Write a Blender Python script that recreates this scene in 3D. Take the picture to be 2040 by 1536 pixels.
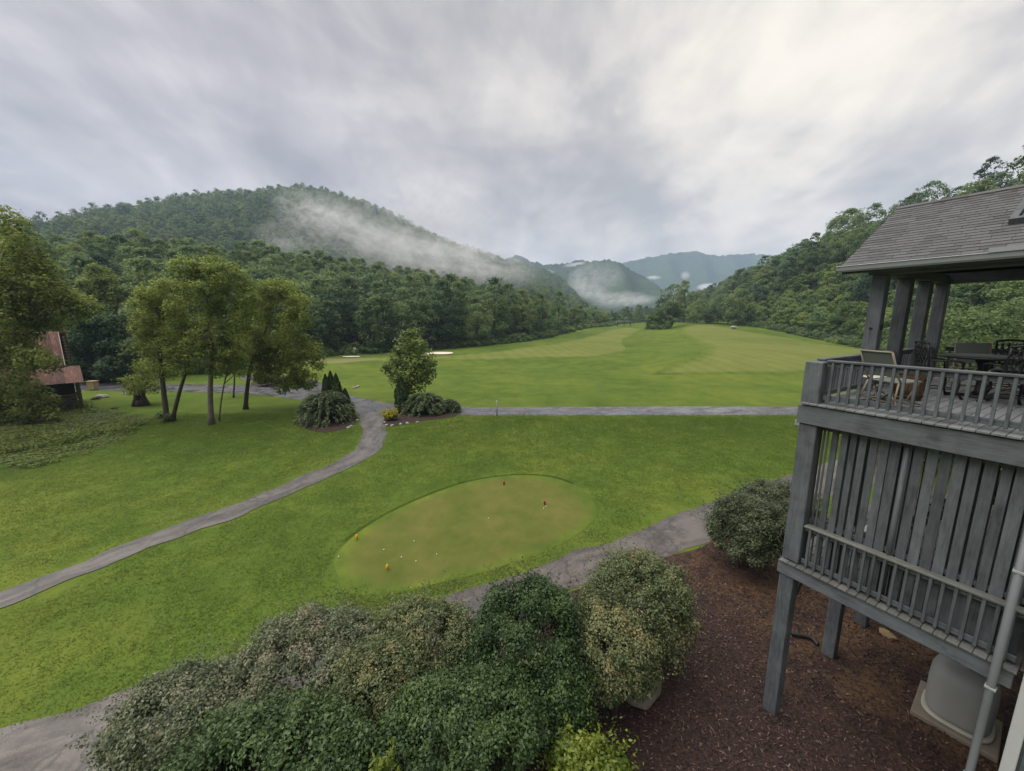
import bpy, bmesh, math, random
import numpy as np
from mathutils import Vector, Matrix

for o in list(bpy.data.objects): bpy.data.objects.remove(o)
SC = bpy.context.scene
COL = SC.collection
R = math.radians
PITCH, FPX, CU, CV, CAMZ = R(9.86), 770.0, 1020.0, 768.0, 9.3

# ------------------------------------------------------------------ camera, sky, sun, exposure
cd = bpy.data.cameras.new('camera'); cam = bpy.data.objects.new('camera', cd); COL.objects.link(cam)
cam.location = (0, 0, CAMZ); cam.rotation_euler = (math.pi / 2 - PITCH, 0, 0)
cd.sensor_width = 36; cd.lens = FPX / 2040 * 36; cd.clip_start = .1; cd.clip_end = 12000
SC.camera = cam
SUN_AZ, SUN_EL = R(-95), R(66)          # azimuth measured from +Y towards +X
sd = bpy.data.lights.new('sun', 'SUN'); sun = bpy.data.objects.new('sun', sd); COL.objects.link(sun)
sd.energy = 1.5; sd.angle = R(80); sd.color = (1, .95, .86)
sv = Vector((math.sin(SUN_AZ) * math.cos(SUN_EL), math.cos(SUN_AZ) * math.cos(SUN_EL), math.sin(SUN_EL)))
sun.rotation_euler = sv.to_track_quat('Z', 'Y').to_euler()
SC.view_settings.view_transform = 'Standard'; SC.view_settings.look = 'None'
SC.view_settings.exposure = 1.9; SC.view_settings.gamma = 1; SC.view_settings.use_curve_mapping = False
cy = SC.cycles
cy.use_denoising = True
cy.max_bounces = 8; cy.diffuse_bounces = 4; cy.glossy_bounces = 2; cy.transmission_bounces = 5; cy.transparent_max_bounces = 6
cy.volume_bounces = 2; cy.volume_step_rate = .4; cy.volume_max_steps = 256
cy.caustics_reflective = False; cy.caustics_refractive = False


class NT:
    """small node-tree writer"""
    def __init__(s, tree): s.t = tree; tree.nodes.clear()
    def n(s, typ, **kw):
        nd = s.t.nodes.new('ShaderNode' + typ)
        for k, v in kw.items():
            if k[0] == '_': setattr(nd, k[1:], v)
            else: s.set(nd.inputs[k.replace('__', ' ')], v)
        return nd
    def set(s, inp, v):
        if hasattr(v, 'default_value') and hasattr(v, 'is_output'): s.t.links.new(v, inp)
        elif hasattr(v, 'outputs'): s.t.links.new(v.outputs[0], inp)
        elif hasattr(inp.default_value, '__len__') and len(inp.default_value) == 4 and len(v) == 3: inp.default_value = (*v, 1)
        else: inp.default_value = v
    def math(s, op, a, b=0, clamp=False):
        nd = s.t.nodes.new('ShaderNodeMath'); nd.operation = op; nd.use_clamp = clamp
        s.set(nd.inputs[0], a); s.set(nd.inputs[1], b); return nd.outputs[0]
    def mix(s, f, a, b, typ='MIX'):
        nd = s.t.nodes.new('ShaderNodeMix'); nd.data_type = 'RGBA'; nd.blend_type = typ
        s.set(nd.inputs[0], f); s.set(nd.inputs[6], a); s.set(nd.inputs[7], b); return nd.outputs[2]
    def ramp(s, f, stops, interp='LINEAR'):
        nd = s.t.nodes.new('ShaderNodeValToRGB'); r = nd.color_ramp; r.interpolation = interp
        while len(r.elements) < len(stops): r.elements.new(.5)
        for e, (p, c) in zip(r.elements, stops):
            e.position = p; e.color = (*c, 1) if hasattr(c, '__len__') else (c, c, c, 1)
        s.set(nd.inputs[0], f); return nd.outputs[0]
    def noise(s, vec, scale, detail=4, rough=.55, dist=0):
        nd = s.n('TexNoise', Scale=scale, Detail=detail, Roughness=rough, Distortion=dist)
        if vec is not None: s.set(nd.inputs['Vector'], vec)
        return nd.outputs['Fac']
    def mapv(s, vec, scale=(1, 1, 1), loc=(0, 0, 0), rot=(0, 0, 0)):
        nd = s.n('Mapping', Location=loc, Rotation=rot, Scale=scale); s.set(nd.inputs['Vector'], vec); return nd.outputs[0]


W = bpy.data.worlds.new('World'); SC.world = W; W.use_nodes = True
t = NT(W.node_tree)
sky = t.n('TexSky', _sky_type='NISHITA', _sun_disc=False, _sun_elevation=SUN_EL, _sun_rotation=SUN_AZ, _altitude=600, _air_density=1.2, _dust_density=2.0)
bg1 = t.n('Background', Color=sky, Strength=.05)
gen = t.n('TexCoord').outputs['Generated']
sep = t.n('SeparateXYZ', Vector=gen)
zc = t.math('ADD', t.math('MAXIMUM', sep.outputs[2], 0), .42)
pv = t.n('CombineXYZ', X=t.math('DIVIDE', sep.outputs[0], zc), Y=t.math('DIVIDE', sep.outputs[1], zc), Z=.37).outputs[0]
SO = (18.03, .612, .509)
big = t.noise(t.mapv(gen, (1.5, 1.5, 3.4), SO, (.25, .35, .3)), 1.0, 5, .5, .5)
mid = t.noise(t.mapv(pv, (2.6, 1.9, 1), (7.7, 2, 0), (0, 0, .75)), 1.0, 9, .60, .9)
fine = t.noise(t.mapv(pv, (8, 4.6, 1), (1.2, 5, 0), (0, 0, .9)), 1.0, 6, .62, .5)
sunv = t.n('VectorMath', _operation='DOT_PRODUCT'); t.set(sunv.inputs[0], gen); sunv.inputs[1].default_value = (math.sin(R(48)) * math.cos(R(24)), math.cos(R(48)) * math.cos(R(24)), math.sin(R(24)))
glow = t.math('POWER', t.math('ADD', t.math('MULTIPLY', sunv.outputs['Value'], .5), .5, True), 4.0)
dens = t.math('ADD', t.math('MULTIPLY', big, .85), t.math('ADD', t.math('MULTIPLY', mid, .42), t.math('MULTIPLY', fine, .27)))
# thin cloud lets the light through, thick cloud is grey: brightness follows thickness, and the side of the sun is brighter
thick = t.math('SUBTRACT', dens, .245)
base = t.ramp(thick, [(.34, (.80, .75, .74)), (.44, (.60, .565, .57)), (.53, (.465, .44, .455)), (.66, (.345, .33, .35))])
lit = t.ramp(thick, [(.34, (1.30, 1.20, 1.04)), (.44, (1.20, 1.10, .94)), (.52, (1.03, .95, .84)), (.60, (.79, .74, .68)), (.70, (.58, .56, .54))])
ccol = t.mix(t.ramp(glow, [(.22, 0.0), (.55, .45), (.92, 1.0)]), base, lit)
bg2 = t.n('Background', Color=ccol, Strength=.245)
cover = t.ramp(dens, [(.30, .80), (.52, .97)])
ms = t.n('MixShader', Fac=cover); t.t.links.new(bg1.outputs[0], ms.inputs[1]); t.t.links.new(bg2.outputs[0], ms.inputs[2])
wo = t.n('OutputWorld'); t.t.links.new(ms.outputs[0], wo.inputs[0])

# ------------------------------------------------------------------ terrain function and placing
def sstep(a, b, x):
    q = np.clip((np.asarray(x, float) - a) / (b - a), 0, 1); return q * q * (3 - 2 * q)
_rs = np.random.RandomState(5)
_wv = [(_rs.uniform(0, 6.28), _rs.uniform(0, 6.28)) for _ in range(12)]
def und(x, y, L):                     # smooth rolling relief of wavelength L, about -1..1
    s = 0
    for i, (ph, an) in enumerate(_wv[:6]):
        k = 6.283 / (L * (1 + .35 * i)); s = s + np.sin((x * math.cos(an) + y * math.sin(an)) * k + ph)
    return s / 4.0
EL_Y = [-60, 0, 50, 75, 99, 127, 182, 260, 350, 600]; EL_X = [-140, -112, -80, -62, -38, -4, 27, 68, 100, 160]
ER_Y = [-60, 0, 40, 115, 180, 260, 350, 600]; ER_X = [60, 64, 72, 97, 108, 128, 143, 190]
BK_Y = [63, 69, 78, 91, 109, 129, 145, 164, 186]; BK_X = [22, 27, 36, 45, 53.5, 60, 64, 70, 82]
def edgeL(y): return np.interp(y, EL_Y, EL_X)
def edgeR(y): return np.interp(y, ER_Y, ER_X)
def ray(u, v):
    x = (u - CU) / FPX; d = (v - CV) / FPX
    return np.array([x, math.cos(PITCH) - d * math.sin(PITCH), -math.sin(PITCH) - d * math.cos(PITCH)])
def at(u, v, Y):
    r = ray(u, v); r = r * (Y / r[1]); return np.array([r[0], r[1], r[2] + CAMZ])
CREST = [at(u, v + 7 + 9 * max(0, (480 - u) / 420), Y) - np.array([0, 0, 12]) for u, v, Y in ((-220, 520, 260), (60, 440, 330), (200, 417, 400), (330, 402, 460), (450, 387, 530), (520, 374, 570),
         (600, 365, 610), (640, 372, 630), (700, 402, 660), (800, 444, 740), (850, 464, 780), (1000, 507, 960), (1070, 533, 1150), (1110, 560, 1300))]
def mountain(x, y):
    best = np.full(np.shape(x), -1e3)
    for a, b in zip(CREST[:-1], CREST[1:]):
        dx, dy = b[0] - a[0], b[1] - a[1]
        q = np.clip(((x - a[0]) * dx + (y - a[1]) * dy) / (dx * dx + dy * dy), 0, 1)
        dist = np.hypot(x - a[0] - q * dx, y - a[1] - q * dy)
        hz = a[2] + q * (b[2] - a[2]) - .46 * np.sqrt(dist * dist + 400) + 9.2
        best = np.maximum(best, hz)
    gul = und(x * 1.0, y * .5, 120) * 7 + und(x, y, 45) * 2.5
    return best + gul * np.clip((best) / 60, 0, 1) * np.clip((200 - best) / 90, .15, 1)
def h(x, y):
    x = np.asarray(x, float); y = np.asarray(y, float)
    s = x / np.maximum(y, 20)
    z = sstep(58, 250, y) * (4.5 + 2.3 * sstep(.16, .42, s))
    z = z - sstep(255, 330, y) * 3.0
    z = z + sstep(48, 75, y) * .75 * und(x, y, 40)
    z = z + 1.3 * sstep(-7, 4, x - np.interp(y, BK_Y, BK_X)) * sstep(54, 84, y) * (1 - sstep(190, 250, y))     # bank between the two fairways
    # bank down to the near lawn, tee mound, shallow swale under the group of trees
    z = z + .22 * sstep(16, 30, y) * und(x, y, 26) * (1 - sstep(30, 34, y)) * sstep(-14, -18, x)
    dl = (edgeL(y) - x) * .65
    z = z + 27 * sstep(2, 95, dl) + und(x, y, 60) * 2.5 * sstep(10, 60, dl)
    dr = x - edgeR(y)
    fall = 1 - .30 * sstep(215, 330, y) - .63 * sstep(330, 540, y)
    z = z + fall * (40 * sstep(0, 54, dr) + 9 * sstep(50, 140, dr) + und(x, y, 55) * 2.0 * sstep(6, 40, dr))
    m = mountain(x, y)
    d = m - z
    return z + np.where(d > 0, d, 0) * sstep(0, 20, dl)
_TS = 2.0 * 1.03 ** np.arange(225)
def G(u, v):                           # where the ray through photo pixel (u, v) meets the terrain
    r = ray(u, v); r = r / r[1]; ts = _TS
    for _ in range(3):
        below = ts * r[2] + CAMZ < h(r[0] * ts, ts)
        i = int(np.argmax(below)) if below.any() else len(ts) - 1
        ts = np.linspace(ts[max(i - 1, 0)], ts[i], 40)
    p = r * ts[-1]; return np.array([p[0], p[1], float(h(p[0], p[1]))])

# ------------------------------------------------------------------ object helpers
def tag(o, label=None, cat=None, group=None, kind=None):
    for k, v in (('label', label), ('category', cat), ('group', group), ('kind', kind)):
        if v: o[k] = v
    return o
def empty(name, loc=(0, 0, 0), rz=0, label=None, cat=None, group=None):
    o = bpy.data.objects.new(name, None); COL.objects.link(o); o.location = loc; o.rotation_euler = (0, 0, rz)
    o.empty_display_size = .3
    return tag(o, label, cat, group)
def link(name, me, mat=None, parent=None, **kw):
    o = bpy.data.objects.new(name, me); COL.objects.link(o)
    if mat is not None and not me.materials: me.materials.append(mat)
    if parent is not None: o.parent = parent
    return tag(o, **kw)
def arrays_mesh(name, verts, faces, smooth=False, attrs=None):
    """verts Nx3, faces MxK (K equal)"""
    verts = np.asarray(verts, np.float32); faces = np.asarray(faces, np.int32)
    me = bpy.data.meshes.new(name); k = faces.shape[1]
    me.vertices.add(len(verts)); me.vertices.foreach_set('co', verts.ravel())
    me.loops.add(faces.size); me.loops.foreach_set('vertex_index', faces.ravel())
    me.polygons.add(len(faces)); me.polygons.foreach_set('loop_start', np.arange(0, faces.size, k, dtype=np.int32))
    me.polygons.foreach_set('loop_total', np.full(len(faces), k, np.int32))
    if smooth: me.polygons.foreach_set('use_smooth', np.ones(len(faces), bool))
    for an, (dom, typ, val) in (attrs or {}).items():
        a = me.attributes.new(an, typ, dom); a.data.foreach_set('value', np.asarray(val, np.float32).ravel())
    me.update(calc_edges=True); me.validate(); return me
class MB:
    """collects boxes, bars, tubes and lathes; build() links them as one object"""
    def __init__(s): s.v = []; s.f = []; s.sm = []
    def add(s, vs, fs, sm=False):
        b = len(s.v); s.v += [tuple(map(float, p)) for p in vs]; s.f += [tuple(b + i for i in f) for f in fs]; s.sm += [sm] * len(fs); return s
    def box(s, a, b, ch=0.0):
        x0, y0, z0 = (min(p, q) for p, q in zip(a, b)); x1, y1, z1 = (max(p, q) for p, q in zip(a, b))
        c = min(ch, (x1 - x0) * .3, (y1 - y0) * .3, (z1 - z0) * .3)
        if c <= 0:
            vs = [(x, y, z) for z in (z0, z1) for y in (y0, y1) for x in (x0, x1)]
            return s.add(vs, [(0, 2, 3, 1), (4, 5, 7, 6), (0, 1, 5, 4), (2, 6, 7, 3), (0, 4, 6, 2), (1, 3, 7, 5)])
        vs = []                         # chamfered box: 24 vertices
        fs = []
        idx = {}
        for ix, X in enumerate((x0, x1)):
            for iy, Y in enumerate((y0, y1)):
                for iz, Z in enumerate((z0, z1)):
                    sx, sy, sz = (1, -1)[ix], (1, -1)[iy], (1, -1)[iz]
                    for ax, p in enumerate(((X, Y + sy * c, Z + sz * c), (X + sx * c, Y, Z + sz * c), (X + sx * c, Y + sy * c, Z))):
                        idx[ix, iy, iz, ax] = len(vs); vs.append(p)
        I = lambda *k: idx[k]
        for q in (0, 1):
            fs.append((I(q, 0, 0, 0), I(q, 1, 0, 0), I(q, 1, 1, 0), I(q, 0, 1, 0)))
            fs.append((I(0, q, 0, 1), I(1, q, 0, 1), I(1, q, 1, 1), I(0, q, 1, 1)))
            fs.append((I(0, 0, q, 2), I(1, 0, q, 2), I(1, 1, q, 2), I(0, 1, q, 2)))
        for p in (0, 1):
            for q in (0, 1):
                fs.append((I(0, p, q, 1), I(1, p, q, 1), I(1, p, q, 2), I(0, p, q, 2)))
                fs.append((I(p, 0, q, 0), I(p, 1, q, 0), I(p, 1, q, 2), I(p, 0, q, 2)))
                fs.append((I(p, q, 0, 0), I(p, q, 1, 0), I(p, q, 1, 1), I(p, q, 0, 1)))
                for r_ in (0, 1): fs.append((I(p, q, r_, 0), I(p, q, r_, 1), I(p, q, r_, 2)))
        return s.add(vs, fs)
    def obox(s, origin, ax, ay, az, ch=0.0):      # box spanned by three vectors
        m = MB().box((0, 0, 0), (1, 1, 1)); o, ax, ay, az = (np.array(q, float) for q in (origin, ax, ay, az))
        return s.add([o + ax * p[0] + ay * p[1] + az * p[2] for p in m.v], m.f)
    def tube(s, pts, r, n=8, cap=True, sm=True):
        pts = [Vector(p) for p in pts]; m = len(pts)
        rr = r if hasattr(r, '__len__') else [r] * m
        vs, fs = [], []; prev = None
        for i, p in enumerate(pts):
            d = (pts[min(i + 1, m - 1)] - pts[max(i - 1, 0)]).normalized()
            if prev is None: prev = d.orthogonal().normalized()
            a = (prev - d * prev.dot(d)).normalized(); prev = a; b = d.cross(a)
            for k in range(n):
                w = 2 * math.pi * k / n; vs.append(p + (a * math.cos(w) + b * math.sin(w)) * rr[i])
        for i in range(m - 1):
            for k in range(n): fs.append((i * n + k, i * n + (k + 1) % n, (i + 1) * n + (k + 1) % n, (i + 1) * n + k))
        if cap: fs += [tuple(range(n))[::-1], tuple((m - 1) * n + k for k in range(n))]
        return s.add(vs, fs, sm)
    def lathe(s, prof, c=(0, 0, 0), n=16, sq=None):
        vs = []; fs = []
        for r, z in prof:
            for k in range(n):
                w = 2 * math.pi * k / n; ca, sa = math.cos(w), math.sin(w)
                f = 1 if not sq else (abs(ca) ** sq + abs(sa) ** sq) ** (-1 / sq)
                vs.append((c[0] + r * f * ca, c[1] + r * f * sa, c[2] + z))
        for i in range(len(prof) - 1):
            for k in range(n): fs.append((i * n + k, i * n + (k + 1) % n, (i + 1) * n + (k + 1) % n, (i + 1) * n + k))
        fs += [tuple(range(n))[::-1], tuple((len(prof) - 1) * n + k for k in range(n))]
        return s.add(vs, fs, True)
    def mesh(s, name):
        me = bpy.data.meshes.new(name); me.from_pydata(s.v, [], s.f)
        me.polygons.foreach_set('use_smooth', s.sm)
        bm = bmesh.new(); bm.from_mesh(me); bmesh.ops.recalc_face_normals(bm, faces=bm.faces); bm.to_mesh(me); bm.free()
        me.update(); return me
    def build(s, name, mat, parent=None, **kw): return link(name, s.mesh(name), mat, parent, **kw)
def copy_tree(o, parent=None):
    c = o.copy(); COL.objects.link(c)
    if parent is not None: c.parent = parent
    for ch in list(o.children): copy_tree(ch, c)
    return c
def spline(pts, n=8):                  # Catmull-Rom through 2-D / 3-D points
    P = [np.array(p, float) for p in pts]; P = [2 * P[0] - P[1]] + P + [2 * P[-1] - P[-2]]; out = []
    for i in range(1, len(P) - 2):
        for k in range(n):
            q = k / n; a, b, c, d = P[i - 1:i + 3]
            out.append(.5 * ((2 * b) + (c - a) * q + (2 * a - 5 * b + 4 * c - d) * q * q + (3 * b - a - 3 * c + d) * q ** 3))
    out.append(P[-2]); return np.array(out)
def ribbon(name, L, Rr, mat, dz, nx=6, kind='structure', edge=0.0, seed=1, fade=0):
    """sheet between two edge curves (same number of points), draped dz above the terrain, with slightly ragged edges"""
    rs = np.random.RandomState(seed); L = np.array(L)[:, :2].copy(); Rr = np.array(Rr)[:, :2].copy(); n = len(L)
    if edge:
        for A, B in ((L, Rr), (Rr, L)):
            d = (A - B) / np.linalg.norm(A - B, axis=1, keepdims=True)
            w = np.convolve(rs.normal(0, 1, n + 4), [.25, .5, 1, .5, .25], 'valid')[:n]
            A += d * (w * edge)[:, None]
    q = np.linspace(0, 1, nx) if not fade else .5 - .5 * np.cos(np.linspace(0, math.pi, nx))
    V = L[:, None] * (1 - q)[None, :, None] + Rr[:, None] * q[None, :, None]; V = V.reshape(-1, 2)
    i = np.arange(n - 1)[:, None] * nx + np.arange(nx - 1)[None]; i = i.ravel()
    F = np.stack([i, i + 1, i + nx + 1, i + nx], 1)
    wd = np.linalg.norm(L - Rr, axis=1); al = np.r_[0, np.cumsum(np.linalg.norm(np.diff((L + Rr) / 2, axis=0), axis=1))]; de = np.minimum(al, al[-1] - al)
    fd = np.clip(np.minimum(np.minimum(q, 1 - q)[None, :] * wd[:, None], de[:, None]) / fade, 0, 1).ravel() if fade else np.ones(n * nx)
    z = h(V[:, 0], V[:, 1]) + (.012 + (dz - .012) * fd if fade else dz)
    me = arrays_mesh(name, np.c_[V, z], F, True, {'fade': ('POINT', 'FLOAT', fd)})
    bm = bmesh.new(); bm.from_mesh(me)
    for f in bm.faces:
        f.normal_update()
        if f.normal.z < 0: f.normal_flip()
    bm.to_mesh(me); bm.free()
    return link(name, me, mat, kind=kind)
def blob_sheet(name, outline, mat, dz, rings=6, kind='structure', dome=0.0, **kw):
    O = np.array(outline)[:, :2]; c = O.mean(0); n = len(O)
    V = [c[None]]
    for k in range(1, rings + 1): V.append(c + (O - c) * (k / rings))
    Vx = np.concatenate(V); q = np.r_[0, np.repeat(np.arange(1, rings + 1) / rings, n)]
    z = h(Vx[:, 0], Vx[:, 1]) + dz + dome * (1 - q ** 3)
    V3 = [tuple(p) for p in np.c_[Vx, z]]; F = []
    for k in range(n):
        F.append((0, 1 + k, 1 + (k + 1) % n))
        for r_ in range(rings - 1): F.append((1 + r_ * n + k, 1 + (r_ + 1) * n + k, 1 + (r_ + 1) * n + (k + 1) % n, 1 + r_ * n + (k + 1) % n))
    me = bpy.data.meshes.new(name); me.from_pydata(V3, [], F)
    bm = bmesh.new(); bm.from_mesh(me)
    for f in bm.faces:
        f.normal_update()
        if f.normal.z < 0: f.normal_flip()
        f.smooth = True
    bm.to_mesh(me); bm.free()
    a = me.attributes.new('fade', 'FLOAT', 'POINT'); a.data.foreach_set('value', np.clip((1 - q) * 7, 0, 1).astype(np.float32))
    return link(name, me, mat, kind=kind, **kw)
def closed_spline(pts, n=6):
    P = [np.array(p, float) for p in pts]; m = len(P); out = []
    for i in range(m):
        a, b, c, d = P[i - 1], P[i], P[(i + 1) % m], P[(i + 2) % m]
        for k in range(n):
            q = k / n; out.append(.5 * ((2 * b) + (c - a) * q + (2 * a - 5 * b + 4 * c - d) * q * q + (3 * b - a - 3 * c + d) * q ** 3))
    return np.array(out)

# ------------------------------------------------------------------ materials
def material(name):
    m = bpy.data.materials.new(name); m.use_nodes = True; return m, NT(m.node_tree)
def finish(t, col, rough=.8, bump=None, bstr=.3, bdist=.02, spec=.3, metal=0, extra=None):
    b = t.n('BsdfPrincipled', Roughness=rough, Metallic=metal); t.set(b.inputs['Base Color'], col); b.inputs['Specular IOR Level'].default_value = spec
    if bump is not None:
        bp = t.n('Bump', Strength=bstr, Distance=bdist, Height=bump); t.t.links.new(bp.outputs[0], b.inputs['Normal'])
    o = t.n('OutputMaterial'); sh = b.outputs[0]
    if extra: sh = extra(t, b)
    t.t.links.new(sh, o.inputs[0])
def plain(name, col, rough=.6, var=.15, scale=8, spec=.3, metal=0, bstr=.1):
    m, t = material(name); oc = t.n('TexCoord').outputs['Object']; col = [.8 * q for q in col]
    nz = t.noise(oc, scale, 5, .6)
    c = t.mix(nz, [q * (1 - var) for q in col], [min(1, q * (1 + var)) for q in col])
    finish(t, c, rough, nz, bstr, .01, spec, metal); return m
def leaf_mat(name, dark, mid, light, transl=.3, rough=.5, spec=.25, obj_var=.25, accent=None, patchy=False):
    """leaf colour varies from leaf to leaf (attribute tint) and from plant to plant"""
    m, t = material(name)
    tint = t.n('Attribute', _attribute_name='tint').outputs['Fac']
    rnd = t.n('ObjectInfo').outputs['Random']; r2 = t.math('FRACT', t.math('MULTIPLY', rnd, 7.31))
    f = t.math('ADD', tint, t.math('MULTIPLY', t.math('SUBTRACT', rnd, .5), obj_var), True)
    if patchy:                         # drier and lusher patches of lawn, a few metres and a few decimetres across
        po = t.n('NewGeometry').outputs['Position']
        f = t.math('ADD', f, t.math('ADD', t.math('MULTIPLY', t.math('SUBTRACT', t.noise(po, .16, 4, .6, .5), .5), .95), t.math('MULTIPLY', t.math('SUBTRACT', t.noise(po, 1.1, 4, .65), .5), .45)), True)
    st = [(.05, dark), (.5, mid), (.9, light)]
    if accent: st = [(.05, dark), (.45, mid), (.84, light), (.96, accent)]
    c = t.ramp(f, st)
    if obj_var > .5: c = t.mix(1.0, c, t.ramp(r2, [(0, (.80, .93, 1.05)), (.5, (.98, 1, 1)), (.85, (1.06, 1.04, .90)), (1, (1.14, 1.07, .82))]), 'MULTIPLY')   # species differ in hue
    def ex(t, b):
        tr = t.n('BsdfTranslucent'); t.set(tr.inputs['Color'], c)
        mx = t.n('MixShader', Fac=transl); t.t.links.new(b.outputs[0], mx.inputs[1]); t.t.links.new(tr.outputs[0], mx.inputs[2]); return mx.outputs[0]
    finish(t, c, rough, spec=spec, extra=ex); return m
# ------------------------------------------------------------------ setting: materials
def grass_material(name, dark, mid, light, stripe=0.0, patch=.05, bstr=.5, wood=False, fade=False):
    m, t = material(name); oc = t.n('TexCoord').outputs['Object']
    a = t.noise(oc, patch, 5, .6, .4); b = t.noise(oc, patch * 7, 5, .6, .3); c = t.noise(t.mapv(oc, (1, .55, 1)), 2.2, 6, .7); d = t.noise(oc, 14, 5, .75)
    f = t.math('ADD', t.math('MULTIPLY', a, .46), t.math('ADD', t.math('MULTIPLY', b, .34), t.math('ADD', t.math('MULTIPLY', c, .2), t.math('MULTIPLY', d, .14))))
    if stripe:
        wv = t.n('TexWave', Scale=.11, Distortion=7, Detail=3); t.set(wv.inputs['Vector'], t.mapv(oc, (1, .35, 1), (0, 0, 0), (0, 0, -.5))); wv.inputs['Detail Scale'].default_value = .3
        f = t.math('ADD', f, t.math('MULTIPLY', t.math('SUBTRACT', wv.outputs['Fac'], .5), stripe))
    K = lambda c: tuple(.70 * q for q in c)
    col = t.ramp(f, [(.40, K(dark)), (.555, K(mid)), (.71, K(light))])
    if fade:                           # the mown edge runs out into the rough
        fe = t.n('Attribute', _attribute_name='fade').outputs['Fac']; fm_ = t.math('ADD', fe, t.math('MULTIPLY', t.math('SUBTRACT', t.noise(oc, .7, 5, .7), .5), .9))
        col = t.mix(t.ramp(fm_, [(.1, 0), (.75, 1)], 'EASE'), t.ramp(f, [(.40, K(RGH[0])), (.555, K(RGH[1])), (.71, K(RGH[2]))]), col)
    # small worn, brownish spots
    w = t.noise(oc, .9, 6, .7, 1); col = t.mix(t.ramp(w, [(.66, 0), (.80, .45)]), col, (.17, .13, .05))
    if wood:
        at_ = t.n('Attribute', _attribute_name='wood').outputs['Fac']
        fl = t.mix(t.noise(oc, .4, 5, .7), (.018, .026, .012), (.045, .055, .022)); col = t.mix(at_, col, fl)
        rg = t.n('Attribute', _attribute_name='rough').outputs['Fac']
        rc = t.ramp(t.noise(oc, .8, 6, .75, 1), [(.3, (.020, .034, .010)), (.5, (.045, .075, .016)), (.62, (.07, .11, .025)), (.75, (.06, .05, .022))]); col = t.mix(rg, col, rc)
    bp = t.math('ADD', t.math('MULTIPLY', d, .6), c)
    finish(t, col, .95, bp, bstr, .06, .05); return m
M = {}
RGH = ((.058, .098, .018), (.104, .156, .028), (.178, .215, .038))
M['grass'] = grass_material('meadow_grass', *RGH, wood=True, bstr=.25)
M['fairway'] = grass_material('fairway_grass', (.120, .155, .036), (.168, .198, .052), (.215, .230, .072), stripe=.07, patch=.03, bstr=.25, fade=True)
M['tee'] = grass_material('tee_grass', (.078, .112, .026), (.124, .144, .034), (.172, .166, .052), stripe=.06, patch=.16, bstr=.25, fade=True)
M['green'] = grass_material('putting_grass', (.17, .19, .075), (.21, .22, .09), (.24, .24, .11), patch=.05, bstr=.1, fade=True)

def asphalt(name, dark, light, wet, seed, cracks=True):
    m, t = material(name); oc = t.n('TexCoord').outputs['Object']; dark = [.74 * q for q in dark]; light = [.74 * q for q in light]
    a = t.noise(t.mapv(oc, (1, 1, 1), (seed, 0, 0)), .45, 6, .65, .6); b = t.noise(oc, 3.2, 6, .7); g = t.noise(oc, 45, 3, .7)
    along = t.n('Attribute', _attribute_name='along').outputs['Fac']; across = t.n('Attribute', _attribute_name='across').outputs['Fac']
    uv = t.n('CombineXYZ', X=t.math('MULTIPLY', along, .30), Y=t.math('MULTIPLY', across, 1.9), Z=seed).outputs[0]
    st = t.noise(uv, 1.6, 6, .62, .5)
    f = t.math('ADD', t.math('MULTIPLY', st, .44), t.math('ADD', t.math('MULTIPLY', a, .18), t.math('ADD', t.math('MULTIPLY', b, .22), t.math('MULTIPLY', g, .24))))
    col = t.ramp(f, [(.44, dark), (.53, [.5 * (p + q) for p, q in zip(dark, light)]), (.585, light)])
    vr = t.n('TexVoronoi', _feature='DISTANCE_TO_EDGE', Scale=.42); t.set(vr.inputs['Vector'], t.n('VectorMath', _operation='ADD').outputs[0])
    vm = vr.inputs['Vector'].links[0].from_node; t.set(vm.inputs[0], t.mapv(oc, (1, .5, 1))); nz = t.n('TexNoise', Scale=.8, Detail=4); t.set(nz.inputs['Vector'], oc); t.t.links.new(nz.outputs['Color'], vm.inputs[1])
    ck = t.ramp(vr.outputs['Distance'], [(.0, 1), (.018, 0)])
    if cracks: col = t.mix(t.math('MULTIPLY', ck, .7), col, (.022, .022, .02))
    edge = t.ramp(t.math('ABSOLUTE', t.math('SUBTRACT', across, .5)), [(.40, 0), (.5, .7)])
    col = t.mix(t.math('MULTIPLY', edge, t.ramp(b, [(.4, 0), (.6, 1)])), col, (.055, .05, .03))
    wn = t.noise(t.mapv(oc, (1, 1, 1), (seed, 9, 0)), .5, 5, .6, .8)
    ro = t.ramp(t.math('ADD', t.math('MULTIPLY', wn, .6), t.math('MULTIPLY', st, .4)), [(.40, .62), (.56, wet)])
    bs = t.n('BsdfPrincipled'); t.set(bs.inputs['Base Color'], col); t.set(bs.inputs['Roughness'], ro); bs.inputs['Specular IOR Level'].default_value = .5
    bp = t.n('Bump', Strength=.25, Distance=.01, Height=t.math('SUBTRACT', g, t.math('MULTIPLY', ck, .8))); t.t.links.new(bp.outputs[0], bs.inputs['Normal'])
    o = t.n('OutputMaterial'); t.t.links.new(bs.outputs[0], o.inputs[0]); return m
M['path'] = asphalt('cart_path_asphalt', (.042, .039, .040), (.150, .135, .130), .42, 3.0)
M['nearpath'] = asphalt('near_path_asphalt', (.040, .035, .036), (.140, .120, .113), .36, 8.0)
M['road'] = asphalt('wet_road_asphalt', (.050, .050, .056), (.140, .137, .150), .20, 5.0)

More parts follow.
